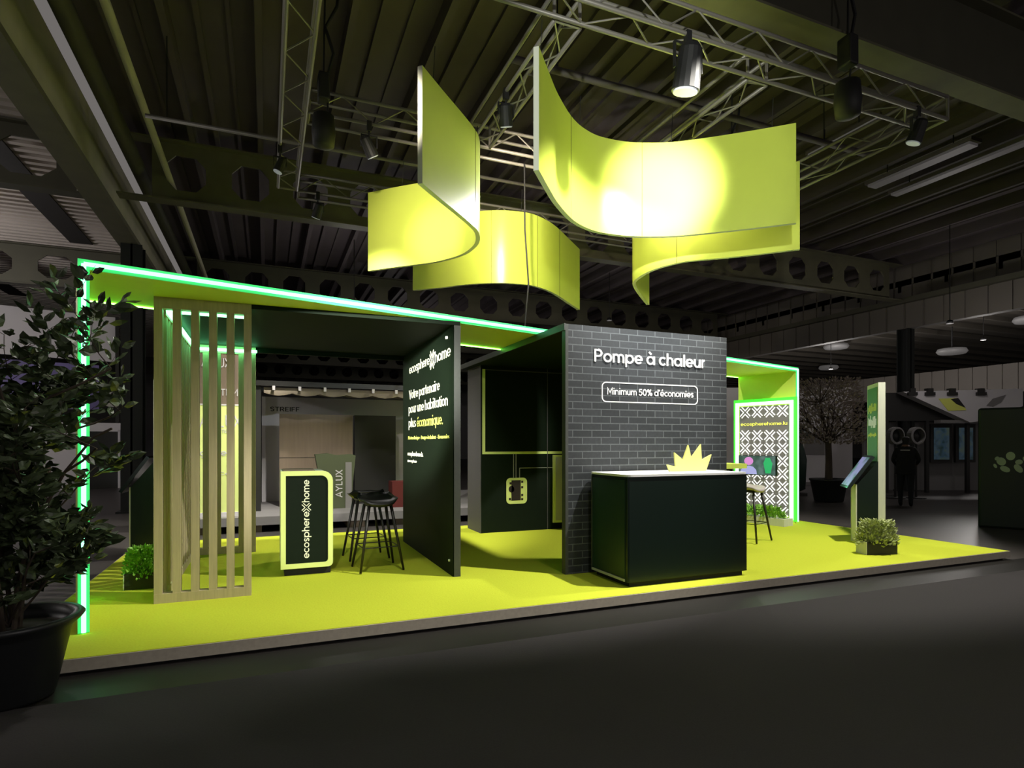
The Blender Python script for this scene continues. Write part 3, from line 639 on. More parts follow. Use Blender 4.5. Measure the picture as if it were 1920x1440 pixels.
# ================================================================== RECEPTION COUNTER
root = empty('reception_counter', (4.15, 5.42, PZ), 'large dark green reception counter with a rounded white top', 'counter'); off = (4.15, 5.42, PZ)
m = MB(); m.box(3.39, 4.86, 5.08, 5.72, PZ, PZ + .05); m.build('plinth', 'kick', root, off)
m = MB(); m.box(3.35, 4.90, 5.05, 5.76, PZ + .05, 1.235); m.build('body', 'dgreen', root, off)
m = MB(); m.box(3.342, 3.35, 5.09, 5.73, PZ + .09, 1.20); m.build('side_panel', 'dgreen2', root, off)
m = MB(); m.box(3.336, 3.35, 5.10, 5.74, PZ + .055, PZ + .08); tag(m.build('side_trim', 'silver', root, off), 'silver strip')
m = MB(); m.box(3.338, 3.35, 5.735, 5.75, PZ + .05, 1.22); m.build('corner_trim', 'blackedge', root, off)
m = MB(); m.box(3.365, 4.885, 5.046, 5.05, PZ + .06, 1.225); m.build('front_panel', 'dgreen', root, off)
m = MB(); m.prism(rr_exact(1.585, .75, .07, 5, 3.33, 5.035), (0, 0, 1.235), (1, 0, 0), (0, 1, 0), (0, 0, .022)); tag(m.build('worktop', 'white', root, off), 'white rounded top')
# sunburst
pts = [(4.137, 1.337), (4.253, 1.315), (4.236, 1.474), (4.357, 1.389), (4.431, 1.558), (4.473, 1.412), (4.609, 1.564), (4.621, 1.386), (4.763, 1.446), (4.682, 1.257), (4.173, 1.257)]
m = MB(); m.prism(pts, (0, 5.45, 0), (1, 0, 0), (0, 0, 1), (0, .02, 0)); single(m, 'sunburst_sign', 'sun', 'yellow half-sun cut-out with five spikes standing on the reception counter', 'sign')
# small olive box behind the counter
root = empty('side_table', (5.75, 6.35, PZ), 'small olive topped pedestal half hidden behind the right end of the counter', 'table'); off = (5.75, 6.35, PZ)
m = MB(); m.box(5.58, 6.02, 6.2, 6.6, 1.235, 1.30); m.build('tabletop', 'lime', root, off)
m = MB(); m.box(5.66, 5.84, 6.28, 6.46, PZ, 1.235); m.build('pedestal', 'dgreen', root, off)

# ================================================================== DISPLAY POD
root = empty('display_pod', (.43, 7.2, PZ), 'narrow black pod with lime rounded frame and vertical white logo', 'display counter'); off = (.43, 7.2, PZ)
m = MB(); m.box(.18, .665, 6.95, 7.55, PZ, .205); m.build('plinth', 'kick', root, off)
w, h = .545, 1.067; x0 = .14; z0 = .203
def podo(d, rt):   # outline: right corners rounded
    pts = []
    X0, X1, Z0, Z1 = x0 + d, x0 + w - d, z0 + d, z0 + h - d
    pts.append((X0, Z0))
    rb_ = rt * .45
    for i in range(6): a = R(-90 + 18 * i); pts.append((X1 - rb_ + rb_ * math.cos(a), Z0 + rb_ + rb_ * math.sin(a)))
    for i in range(6): a = R(18 * i); pts.append((X1 - rt + rt * math.cos(a), Z1 - rt + rt * math.sin(a)))
    pts.append((X0, Z1)); return pts
m = MB(); m.prism(podo(.004, .11), (0, 6.91, 0), (1, 0, 0), (0, 0, 1), (0, .66, 0)); m.build('body', 'whitewood', root, off)
m = MB(); po = podo(0, .11); pi = podo(.052, .075); m.ring(po, pi, (0, 6.885, 0), (1, 0, 0), (0, 0, 1), (0, .025, 0)); m.build('lime_frame', 'yel_pale', root, off)
m = MB(); m.prism(podo(.052, .075), (0, 6.90, 0), (1, 0, 0), (0, 0, 1), (0, .01, 0)); pn = m.build('front_panel', 'black', root, off)
m = MB(); m.box(.17, .50, 6.93, 7.5, 1.268, 1.276); m.build('brown_inlay', 'bgwood', root, off)
text('lettering', 'ecosphere', 'cream_txt', (.435, 6.899, .31), (0, 0, 1), (-1, 0, 0), .51, .075, pn, off, bold=.012)
text('lettering', 'home', 'cream_txt', (.435, 6.899, .925), (0, 0, 1), (-1, 0, 0), .245, .075, pn, off, bold=.012)
m = MB(); emblem(m, (.405, 6.897, .868), (1, 0, 0), (0, 0, 1), .10, .003); m.build('logo_emblem', 'cream_txt', pn, off)

# ================================================================== BAR STOOLS
def stool_parts(root, seat_m):
    s = .0
    # seat shell: saddle with a low back lip
    nx, ny = 12, 10; vs = []
    for j in range(ny + 1):
        for i in range(nx + 1):
            a = -1 + 2 * i / nx; b = -1 + 2 * j / ny
            r_ = max(abs(a), abs(b)); k = (abs(a) ** 3 + abs(b) ** 3 + 1e-9) ** (1 / 3) / (r_ + 1e-9) if r_ > 0 else 1
            x = a * .225 / k; y = b * .20 / k
            z = .785 + .035 * abs(a) ** 2.4 + (.085 * max(0, b) ** 2.2) * (1 - .35 * abs(a)) + .02 * max(0, -b) ** 3 * -1
            vs.append((x, y, z))
    top = len(vs); vs += [(x * .93, y * .93, z - .03 - .012 * (1 - abs(x) / .225)) for x, y, z in vs]
    fs = []
    for j in range(ny):
        for i in range(nx):
            a = j * (nx + 1) + i; q = (a, a + 1, a + nx + 2, a + nx + 1); fs += [q, tuple(k + top for k in q[::-1])]
    edge = [i for i in range(nx + 1)] + [j * (nx + 1) + nx for j in range(1, ny + 1)] + [ny * (nx + 1) + i for i in range(nx - 1, -1, -1)] + [j * (nx + 1) for j in range(ny - 1, 0, -1)]
    for a, b in zip(edge, edge[1:] + edge[:1]): fs.append((a, b, b + top, a + top))
    m = MB(); m.add(vs, fs); m.build('seat', seat_m, root, smooth=True)
    m = MB(); m.box(-.13, .13, -.13, .13, .725, .75); m.build('seat_frame', 'legs', root)
    feet = []
    for sx in (-1, 1):
        for sy in (-1, 1):
            m = MB(); m.tube((sx * .125, sy * .12, .735), (sx * .245, sy * .225, 0), .019, .013, 10); m.build('leg', 'legs', root, smooth=True)
            feet.append((sx, sy))
    m = MB(); h_ = .27; k = 1 - h_ / .735; fx = .125 + .12 * k; fy = .12 + .105 * k
    P = [(-fx, -fy, h_), (fx, -fy, h_), (fx, fy, h_), (-fx, fy, h_)]
    for a in range(4): m.tube(P[a], P[(a + 1) % 4], .006)
    m.build('footrest', 'wire', root)
st = empty('bar_stool', (1.19, 6.95, PZ + .006), 'black bar stool between display pod and lettered wall, the nearer of two', 'bar stool', rz=R(4))
stool_parts(st, 'plastic')
s2 = copy_tree(st); s2.location = (1.17, 7.70, PZ + .006); s2.rotation_euler.z = R(184)
s2['label'] = 'black bar stool behind the nearer one, against the lettered wall'
s3 = empty('bar_stool', (6.67, 6.82, PZ + .006), 'bar stool with a grey shell seat to the right of the reception counter', 'bar stool', rz=R(20))
stool_parts(s3, 'greyseat')

# ================================================================== KIOSKS
def kiosk(loc, rz, label, H=2.33):
    root = empty('information_kiosk', loc, label, 'kiosk', rz=rz)
    W_ = .60
    m = MB(); m.box(0, W_, -.09, 0, 0, H); m.build('tall_frame', 'whitewood', root)
    m = MB(); m.box(.04, W_ - .04, 0, .006, 1.18, H - .06); pn = m.build('green_panel', 'mgreen', root)
    rd = random.Random(5)
    for (z, hh, mt, n) in ((1.93, .10, 'yel_txt', 9), (1.72, .12, 'white_txt', 9), (1.56, .045, 'yel_txt', 16)):
        mm = MB(); step = (W_ - .16) / n
        for k in range(n):
            a = .08 + k * step; q = rd.uniform(.6, 1.25)
            mm.box(a, a + step * .62, .006, .009, z - (hh * .3 if rd.random() < .25 else 0), z + hh * q)
        mm.build('illegible_lettering', mt, pn)
    # desk: profile prism across the width
    prof = [(0, 0), (.27, 0), (.27, .86), (.0, 1.20)]
    m = MB(); m.prism(prof, (0, 0, 0), (0, 1, 0), (0, 0, 1), (.30, 0, 0)); m.build('desk_body', 'dgreen', root)
    m = MB(); m.box(0, .03, .27, .285, 0, .86); m.box(.27, .30, .27, .285, 0, .86); m.box(.03, .27, .27, .280, 0, .86); m.build('desk_front', 'whitewood', root)
    a = Vector((0, .36, .78)); b = Vector((0, .04, 1.25)); d = (b - a).normalized(); n = Vector((0, d.z, -d.y)) ; n = Vector((0, -d.z, d.y)) * -1
    if n.z < 0: n = -n
    c = (a + b) / 2 + Vector((.22, 0, 0)) + n * .03
    m = MB(); m.obox(c, (.24, 0, 0), d * (b - a).length / 2, n * .022); m.build('screen_casing', 'glass', root)
    m = MB(); m.obox(c + n * .023, (.205, 0, 0), d * ((b - a).length / 2 - .035), n * .002); m.build('touch_screen', 'touch', root)
    return root
kiosk((8.10, 5.83, PZ), R(49.5), 'white framed kiosk with slanted touch screen near the right end of the platform')
kiosk((-1.43, 9.35, PZ), R(88), 'kiosk with slanted touch screen on the left edge, partly behind the pine slats')

def trough(loc, rz, w, d, h, foliage, hf, n, size, seed, label, spread=1.1):
    root = empty('plant_trough', loc, label, 'planter', rz=rz)
    m = MB(); t = .012
    m.ring([(0, 0), (w, 0), (w, d), (0, d)], [(t, t), (w - t, t), (w - t, d - t), (t, d - t)], (0, 0, 0), (1, 0, 0), (0, 1, 0), (0, 0, h)); m.build('trough_wall', 'bgblack', root)
    m = MB(); m.box(t, w - t, t, d - t, 0, h * .8); m.build('soil', 'soil', root)
    m = MB(); m.box(-.008, 0, 0, d, 0, h); m.build('pale_end', 'whitewood', root)
    m = MB(); bush(m, (w / 2, d / 2, h * .7), w / 2 * spread, d / 2 * spread, hf, n, size, seed); m.build('foliage', foliage, root)
trough((7.22, 5.35, PZ), R(-16), .43, .20, .17, 'leaf_pale', .30, 900, .06, 11, 'dark plant trough with pale leafy plant at the foot of the right kiosk', 1.25)
trough((-1.30, 6.86, PZ), R(0), .30, .30, .16, 'leaf_lime', .27, 1100, .05, 12, 'dark plant trough with bright green plant left of the pine slats', 1.15)

# ================================================================== HANGING BANNERS
ZB, ZT = 4.22, 5.42
def smooth_curve(pts, n=6):
    out = []; P = [Vector((*p, 0)) for p in pts]; P = [2 * P[0] - P[1]] + P + [2 * P[-1] - P[-2]]
    for i in range(1, len(P) - 2):
        for k in range(n):
            t = k / n; a, b, c, d = P[i - 1:i + 3]
            out.append(.5 * ((2 * b) + (c - a) * t + (2 * a - 5 * b + 4 * c - d) * t * t + (3 * b - a - 3 * c + d) * t ** 3))
    out.append(P[-2]); return [(q.x, q.y) for q in out]
def banner(pts, side, label, seams, cables):
    """curved hanging panel: pts trace the lower edge in plan, side = direction of thickness"""
    c = smooth_curve(pts, 5); cx = sum(p[0] for p in c) / len(c); cy = sum(p[1] for p in c) / len(c)
    root = empty('hanging_panel', (cx, cy, ZB), label, 'hanging panel', 'curved lime panels hanging over the stand'); off = (cx, cy, ZB)
    th = .055; nrm = []
    for i in range(len(c)):
        a = c[max(0, i - 1)]; b = c[min(len(c) - 1, i + 1)]; d = Vector((b[0] - a[0], b[1] - a[1], 0)).normalized()
        nrm.append(Vector((-d.y, d.x, 0)) * side)
    A = [Vector((x, y, 0)) for x, y in c]; B = [p + n * th for p, n in zip(A, nrm)]
    k = len(A); vz = lambda L_, z: [Vector((p.x, p.y, z)) for p in L_]
    m = MB(); m.add(vz(A, ZB) + vz(A, ZT), [(i, i + 1, k + i + 1, k + i) for i in range(k - 1)]); m.add(vz(B, ZB) + vz(B, ZT), [(i, i + 1, k + i + 1, k + i) for i in range(k - 1)])
    me = m.build('panel_skin', 'banner', root, off, smooth=True)
    m = MB()
    for z in (ZB, ZT): m.add(vz(A, z) + vz(B, z), [(i, i + 1, k + i + 1, k + i) for i in range(k - 1)])
    for i in (0, k - 1): m.add([(A[i].x, A[i].y, ZB), (B[i].x, B[i].y, ZB), (B[i].x, B[i].y, ZT), (A[i].x, A[i].y, ZT)], [(0, 1, 2, 3)])
    m.build('panel_edge', 'banner_edge', root, off)
    for s_ in seams:
        i = int(s_ * (k - 1)); m = MB()
        for (Q, sg) in ((A, -1), (B, 1)):
            q = Q[i] + nrm[i] * .001 * sg; m.tube((q.x, q.y, ZB), (q.x, q.y, ZT), .003, n=4)
        m.build('seam', 'fixture', root, off)
    for s_ in cables:
        i = int(s_ * (k - 1)); q = (A[i] + B[i]) / 2
        m = MB(); m.tube((q.x, q.y, ZT), (q.x + .02, q.y, 5.8), .004, n=5); m.build('hanging_wire', 'fixture', root, off)
CA = [(2.434, 5.193), (2.698, 5.515), (2.988, 5.853), (3.379, 6.217), (3.724, 6.397), (4.007, 6.431), (4.355, 6.381), (4.772, 6.199), (5.162, 5.901), (5.543, 5.565), (5.867, 5.256)]
CB = [(1.436, 9.232), (1.771, 8.886), (2.225, 8.443), (2.417, 8.148), (2.514, 7.928), (2.549, 7.715), (2.546, 7.458), (2.493, 7.237), (2.399, 7.026), (2.263, 6.847), (2.053, 6.617), (1.742, 6.292), (1.423, 5.949)]
CC = [(2.329, 10.091), (2.724, 9.738), (3.095, 9.367), (3.497, 9.115), (3.791, 9.032), (4.093, 9.025), (4.439, 9.178), (4.782, 9.431), (5.229, 9.849), (5.725, 10.313)]
CD = [(6.704, 5.945), (6.242, 6.433), (5.85, 6.78), (5.626, 6.979), (5.52, 7.18), (5.444, 7.422), (5.432, 7.699), (5.475, 7.969), (5.53, 8.168), (5.62, 8.33), (5.845, 8.595), (6.2, 8.967), (6.704, 9.468)]
banner(CA, 1, 'frontmost curved lime panel, widest, with the burnt-out white light spot', (.28, .62), (.05, .35, .7, .95))
banner(CB, 1, 'folded lime panel hanging at left, its near half edge-on to the viewer', (.72,), (.1, .5, .95))
banner(CC, 1, 'rear curved lime panel below and between the others, highlight in the middle', (.33, .62, .82), (.1, .5, .9))
banner(CD, -1, 'small looking lime panel hooking down behind the right of the front one', (.3,), (.1, .6, .95))
m = MB(); m.path([(3.6, 8.2, 5.8), (3.61, 8.2, 4.8), (3.67, 8.2, 4.0), (3.62, 8.2, 3.5), (3.58, 8.2, 2.95)], .012)
single(m, 'power_cable', 'fixture', 'thin dark cable dropping in front of the rear hanging panel', 'cable')

# ================================================================== TRUSSES
TZ0, TZ1 = 5.80, 6.09
def truss(a, b, label, w=.29, cr=.024, br=.010, bay=.40, faces=(0, 3)):
    a = Vector((*a, 0)); b = Vector((*b, 0)); d = (b - a); Ln = d.length; d.normalize(); s = Vector((-d.y, d.x, 0)) * w / 2
    mid = (a + b) / 2; root = empty('lighting_truss', (mid.x, mid.y, TZ0), label, 'truss', 'box trusses over the stand'); off = (mid.x, mid.y, TZ0)
    up = lambda p, z: Vector((p.x, p.y, z))
    for sg in (-1, 1):
        for z in (TZ0, TZ1):
            m = MB(); m.tube(up(a + s * sg, z), up(b + s * sg, z), cr, n=8); m.build('chord', 'truss', root, off, smooth=True)
    n = int(Ln / bay); m = MB(); cor = [(-1, TZ0), (1, TZ0), (1, TZ1), (-1, TZ1)]
    for f_ in faces:
        (s0, z0), (s1, z1) = cor[f_], cor[(f_ + 1) % 4]
        for k in range(n):
            p = a + d * (k * Ln / n); q = a + d * ((k + 1) * Ln / n)
            if k % 2: m.tube(up(p + s * s0, z0), up(q + s * s1, z1), br, n=5)
            else: m.tube(up(p + s * s1, z1), up(q + s * s0, z0), br, n=5)
    for p in (a, b):
        for f_ in range(4):
            (s0, z0), (s1, z1) = cor[f_], cor[(f_ + 1) % 4]; m.tube(up(p + s * s0, z0), up(p + s * s1, z1), cr * .8, n=6)
    m.build('bracing', 'truss', root, off)
truss((.50, 5.1), (8.2, 5.1), 'front box truss running from the upper centre to the right corner')
truss((8.03, 5.3), (8.03, 10.5), 'right box truss running back from the right corner', faces=(0, 1))
truss((.32, -.5), (.32, 10.5), 'left box truss whose outer chord is the tall line left of centre', faces=(0, 1))
truss((.5, 8.1), (7.86, 8.1), 'middle cross truss seen behind the folded left panel', faces=(3,))
truss((.5, 10.66), (8.2, 10.66), 'rear cross truss low at left, in front of the pierced girder', faces=(3,))
truss((2.8, 5.3), (2.8, 7.94), 'short truss slanting between the two front hanging panels')
truss((5.3, 5.3), (5.3, 7.94), 'short truss meeting the front truss behind the front hanging panel')
# overhead supporting tube
m = MB(); m.tube((-1.6, 9.8, 6.25), (8.0, 9.8, 6.25), .03); root = empty('support_tube', (3.2, 9.8, 6.25), 'single grey tube crossing behind the left truss from the duct', 'tube'); m.build('pipe', 'truss', root, (3.2, 9.8, 6.25), smooth=True)
for xx in (-1.33, 7.21): m = MB(); m.tube((xx, 9.8, 6.27), (xx, 9.8, 7.46), .01); m.build('hanger', 'fixture', root, (3.2, 9.8, 6.25))
m = MB(); m.tube((2.9, 7.0, 6.5), (9.5, 7.0, 6.5), .05); root = empty('conduit_pipe', (6.2, 7.0, 6.5), 'grey pipe crossing above the front hanging panels', 'pipe'); m.build('pipe', 'ceil_rib', root, (6.2, 7.0, 6.5), smooth=True)
for xx in (3.55, 8.43): m = MB(); m.tube((xx, 7.0, 6.54), (xx, 7.0, 7.46), .01); m.build('hanger', 'fixture', root, (6.2, 7.0, 6.5))

# stage lamps under the trusses
def stage_lamp(x, y, z, tilt, az, label, big=1.0, name='stage_light'):
    root = empty(name, (x, y, TZ0 - .03), label, 'stage light'); off = (x, y, TZ0 - .03)
    m = MB(); m.box(x - .03, x + .03, y - .03, y + .03, TZ0 - .10, TZ0 + .03); m.build('clamp', 'fixture', root, off)
    m = MB(); m.tube((x, y, TZ0 - .10), (x, y, z + .22 * big), .012); w_ = .13 * big
    m.box(x - w_, x + w_, y - .015, y + .015, z + .20 * big, z + .22 * big); m.box(x - w_ - .01, x - w_, y - .02, y + .02, z, z + .22 * big); m.box(x + w_, x + w_ + .01, y - .02, y + .02, z, z + .22 * big); m.build('yoke', 'fixture', root, off)
    d = Vector((math.sin(R(tilt)) * math.cos(R(az)), math.sin(R(tilt)) * math.sin(R(az)), -math.cos(R(tilt)))); c = Vector((x, y, z))
    m = MB(); m.tube(c - d * .16 * big, c + d * .15 * big, .095 * big, .115 * big, 16); m.tube(c - d * .20 * big, c - d * .16 * big, .07 * big, .095 * big, 16); m.build('lamp_body', 'fixture', root, off, smooth=False)
    m = MB(); m.tube(c + d * .15 * big, c + d * .165 * big, .10 * big, .10 * big, 16); m.build('lens', 'lens', root, off)
stage_lamp(4.02, 4.955, 5.42, 12, 90, 'big black stage lamp hanging from the front truss above the front panel', 1.25)
stage_lamp(7.6, 4.955, 5.5, 20, 120, 'added black stage lamp near the right end of the front truss', .8)  # fixture added for the spot on the right floor
stage_lamp(.75, 4.955, 5.5, 25, 120, 'stage lamp near the left end of the front truss', .8)
stage_lamp(1.25, 7.955, 5.48, 35, 30, 'small stage lamp under the middle truss left of the folded panel', .75)
stage_lamp(7.885, 9.6, 5.5, 25, 200, 'stage lamp at the rear of the right truss', .8)
stage_lamp(2.655, 6.6, 5.5, 25, 60, 'added stage lamp under the short left truss aiming at the rear panel', .7)  # fixture added for the spot that brightens the rear panel
stage_lamp(5.155, 6.95, 5.5, 15, 60, 'added stage lamp under the short right truss behind the front panel', .7)  # fixture added for the spot on the hooked panel
stage_lamp(5.9, 7.955, 5.5, 10, 200, 'stage lamp on the right part of the middle truss', .8)
stage_lamp(0.8, 10.515, 5.5, 30, 120, 'added stage lamp at the left end of the rear truss', .7)
stage_lamp(0.175, 9.0, 5.5, 20, 180, 'added stage lamp under the left truss above the left platform edge', .6)
stage_lamp(5.3, 10.515, 5.5, 10, 200, 'stage lamp on the rear truss', .8)
def hoist(x, y, label, ztop=7.44):
    root = empty('chain_hoist', (x, y, 5.3), label, 'hoist', 'chain hoists holding the truss'); off = (x, y, 5.3)
    m = MB(); m.lathe((x, y, 5.28), [(.05, 0), (.13, .03), (.145, .2), (.13, .4), (.06, .44)], 14); m.build('chain_bag', 'fixture', root, off, smooth=True)
    m = MB(); m.box(x - .07, x + .07, y - .09, y + .09, 5.86, 6.2); m.build('motor', 'fixture', root, off, bevel=.02)
    m = MB(); m.tube((x, y, 6.2), (x + .02, y, ztop), .012); m.tube((x + .05, y + .02, 5.7), (x + .05, y, 5.9), .012); m.build('chain', 'fixture', root, off)
    m = MB(); m.path([(x + .05, y, 6.2), (x + .12, y, 6.5), (x + .02, y, 6.8), (x + .16, y, 7.1), (x + .2, y, 7.44)], .02); m.build('motor_cable', 'fixture', root, off)
hoist(6.12, 4.77, 'black chain hoist hanging in the front truss near the right corner')
hoist(.66, 7.77, 'black chain hoist with bag where left and middle truss meet')
hoist(7.2, 7.77, 'black chain hoist on the middle truss behind the front panel')

# ================================================================== FOREGROUND POTTED TREE
px, py = -1.46, 4.53
root = empty('potted_tree', (px, py, .012), 'dark leafy tree in a black pot at the left picture edge', 'potted tree'); off = (px, py, .012)
m = MB(); m.lathe((px, py, .012), [(.225, 0), (.235, .02), (.315, .40), (.325, .42), (.37, .46), (.385, .48), (.37, .495), (.325, .49), (.31, .44), (.30, .40)], 40); m.build('pot', 'pot', root, off, smooth=True)
m = MB(); m.lathe((px, py, .40), [(.295, 0), (.30, .02), (.1, .04)], 24); m.build('soil', 'soil', root, off)
rd = random.Random(21)
tr = MB(); lf = MB(); tips = []
def leaf(mb, p, d, l, rd):
    side_ = d.cross(Vector((rd.uniform(-1, 1), rd.uniform(-1, 1), rd.uniform(-1, 1)))).normalized(); n = d.cross(side_); w = l * .24
    a = p + d * l * .3; b = p + d * l * .65 - n * l * .05; c = p + d * l - n * l * .14
    mb.add([p, a + side_ * w, b + side_ * w * .85, c, b - side_ * w * .85, a - side_ * w, a - n * l * .05, b - n * l * .05 - n * 0.01],
           [(0, 1, 6), (1, 2, 7, 6), (2, 3, 7), (3, 4, 7), (4, 5, 6, 7), (5, 0, 6)])
def branch(p, d, ln, r, lev):
    n = 5; pts = [p]; q = p.copy(); dd = d.copy()
    for k in range(n):
        dd = (dd + Vector((rd.uniform(-.22, .22), rd.uniform(-.22, .22), rd.uniform(-.08, .16)))).normalized(); q2 = q + dd * ln / n
        if q2.z > 2.68 or (q2.x - px) ** 2 + (q2.y - py) ** 2 > .66 ** 2: break
        tr.tube(q, q2, r * (1 - k / n * .5), r * (1 - (k + 1) / n * .5), 6)
        if lev < 3 and (k >= 1):
            for _ in range(1):
                a = rd.uniform(0, 2 * PI); bd = (dd * .55 + Vector((math.cos(a), math.sin(a), rd.uniform(-.1, .5)))).normalized()
                branch(q2, bd, ln * rd.uniform(.42, .62), r * .5, lev + 1)
        if lev >= 2 or (lev == 1 and k > 2):
            for _ in range(2):
                a = rd.uniform(0, 2 * PI); ld = (dd * .8 + Vector((math.cos(a), math.sin(a), rd.uniform(-.5, .4)))).normalized()
                if (q2.x - px) ** 2 + (q2.y - py) ** 2 < .66 ** 2 and .42 < q2.z < 2.62: leaf(lf, q2 + ld * .012, ld, rd.uniform(.08, .135), rd)
        q = q2
for k in range(6):
    a = 2 * PI * k / 6 + .3; branch(Vector((px + .05 * math.cos(a), py + .05 * math.sin(a), .42)), Vector((.20 * math.cos(a), .20 * math.sin(a), 1)).normalized(), [2.0, 1.2, 1.7, 1.1, 1.5, 1.3][k], .016, 0)
for k in range(6):
    a = 2 * PI * k / 6; branch(Vector((px, py, .45)), Vector((.7 * math.cos(a), .7 * math.sin(a), .7)).normalized(), .62, .009, 1)
tr.build('stems', 'bark', root, off); lf.build('foliage', 'leaf', root, off)

# ================================================================== BACKGROUND LEFT AND CENTRE
# neighbour stand behind the platform
root = empty('neighbour_platform', (2.2, 13.4, 0), 'low pale platform of the neighbouring stand behind the lime one', 'platform'); off = (2.2, 13.4, 0)
m = MB(); m.box(-1.4, 6.2, 11.35, 15.8, .13, .28); m.build('deck', 'bggrey', root, off)
for k in range(9):
    xx = -1.3 + k * .9; m = MB(); m.box(xx, xx + .32, 11.45, 15.6, 0, .13); m.build('bearer', 'bgwood', root, off)
ZP2 = .28
m = MB(); m.box(.24, 1.70, 13.0, 13.10, ZP2, 2.18)
root = empty('wooden_partition', (.97, 13.05, ZP2), 'pale wood panelled wall on the neighbouring stand behind the pod', 'partition'); off = (.97, 13.05, ZP2)
m.build('boarding', 'bgwood', root, off)
m = MB(); m.box(.24, 1.70, 12.995, 13.0, 1.28, 1.288); m.build('board_joint', 'bgblack', root, off)
m = MB(); m.box(1.74, 2.62, 13.0, 13.25, ZP2, 2.18); single(m, 'black_cabinet', 'bgblack', 'tall black cabinet right of the wood panelled wall', 'cabinet')
root = empty('white_backdrop', (1.8, 14.2, ZP2), 'white backdrop with black lettering STREIFF behind the wood wall', 'backdrop'); off = (1.8, 14.2, ZP2)
m = MB(); m.box(-.10, 3.5, 14.3, 14.38, ZP2, 2.62); m.build('board', 'bgwhite', root, off)
text('lettering', 'STREIFF', 'bgblack', (.07, 14.298, 2.30), (1, 0, 0), (0, 0, 1), .62, .10, root, off, bold=.03)
m = MB()
fr = MB(); root = empty('fabric_canopy', (1.6, 13.2, ZP2), 'brownish fabric canopy with scalloped edge and dark frame behind the pavilion', 'canopy'); off = (1.6, 13.2, ZP2)
nx = 28
vs = []; fs = []
for i in range(nx + 1):
    x = -.05 + 3.6 * i / nx; sag = .05 * abs(math.sin(i / nx * 7 * PI))
    vs += [(x, 12.3, 2.66), (x, 13.3, 2.62 - sag), (x, 14.15, 2.72), (x, 12.3, 2.55 - sag)]
for i in range(nx):
    a = i * 4; fs += [(a, a + 4, a + 5, a + 1), (a + 1, a + 5, a + 6, a + 2), (a, a + 4, a + 7, a + 3)]
m = MB(); m.add(vs, fs); o = m.build('fabric', 'fabric', root, off, smooth=True)
for xx in (-.2, 3.62):
    for yy in (12.3, 14.12):
        m = MB(); m.box(xx, xx + .10, yy, yy + .08, ZP2, 2.72); m.build('post', 'bgblack', root, off)
m = MB(); m.box(-.2, 3.72, 12.25, 12.33, 2.68, 2.78); m.box(-.2, 3.72, 14.12, 14.2, 2.72, 2.80); m.build('top_rail', 'bgblack', root, off)
for k in range(8): m = MB(); xx = .1 + k * .47; m.box(xx, xx + .05, 12.2, 12.25, 2.60, 2.68); m.build('clip', 'bgwhite', root, off)
# AYLUX folded banner
root = empty('fabric_sack', (1.30, 12.35, ZP2), 'olive trapezoid sack lettered AYLUX behind the stools', 'sack'); off = (1.30, 12.35, ZP2)
m = MB(); prof = [(1.08, ZP2), (1.56, ZP2), (1.66, 1.33), (1.58, 1.36), (1.3, 1.34), (1.12, 1.38), (.88, 1.36)]
m.prism(prof, (0, 12.25, 0), (1, 0, 0), (0, 0, 1), (0, .25, 0)); o = m.build('sack_body', 'olive', root, off)
m = MB(); m.box(1.46, 1.58, 12.238, 12.25, ZP2, 1.2); m.build('pale_strip', 'bggrey', root, off)
text('lettering', 'AYLUX', 'bgwhite', (1.40, 12.247, .50), (0, 0, 1), (-1, 0, 0), .55, .13, root, off)
m = MB(); m.box(2.35, 3.0, 12.0, 12.4, ZP2, .80); single(m, 'red_crate', 'red', 'dark red box behind the stools, cut off by the lettered wall', 'box')
# yellow roll-up seen through the slats
root = empty('banner_stand', (-.75, 11.7, ZP2), 'tall yellow banner with white letters seen through the pine slats', 'banner'); off = (-.75, 11.7, ZP2)
m = MB(); m.box(-1.10, -.41, 11.62, 11.68, .36, 2.26); bn = m.build('yellow_panel', 'yel_pale', root, off)
m = MB(); m.box(-1.10, -.41, 11.62, 11.68, 2.26, 3.2); bt = m.build('brown_header', 'bgwood', root, off)
m = MB(); m.box(-1.12, -.39, 11.6, 11.78, ZP2, .36); m.build('foot', 'bgwhite', root, off)
text('lettering', 'AYLUX', 'bgwhite', (-1.08, 11.617, 1.86), (1, 0, 0), (0, 0, 1), .66, .22, bn, off, bold=.0)
text('lettering', 'SYSTEM', 'bgwhite', (-.88, 11.617, 1.76), (1, 0, 0), (0, 0, 1), .3, .06, bn, off)
text('lettering', 'garten', 'bgwhite', (-1.07, 11.617, 1.36), (1, 0, 0), (0, 0, 1), .5, .11, bn, off, bold=.02)
text('lettering', '& Co', 'bgwhite', (-.90, 11.617, 1.02), (1, 0, 0), (0, 0, 1), .3, .05, bn, off)
m = MB(); m.box(-1.08, -.43, 11.614, 11.62, 2.245, 2.27); m.build('divider_line', 'bgwhite', bn, off)
text('lettering', 'AYLUX', 'bgwhite', (-1.05, 11.617, 2.92), (1, 0, 0), (0, 0, 1), .45, .16, bt, off)
text('lettering', 'SYSTEM', 'bgwhite', (-1.02, 11.617, 2.42), (1, 0, 0), (0, 0, 1), .55, .12, bt, off)
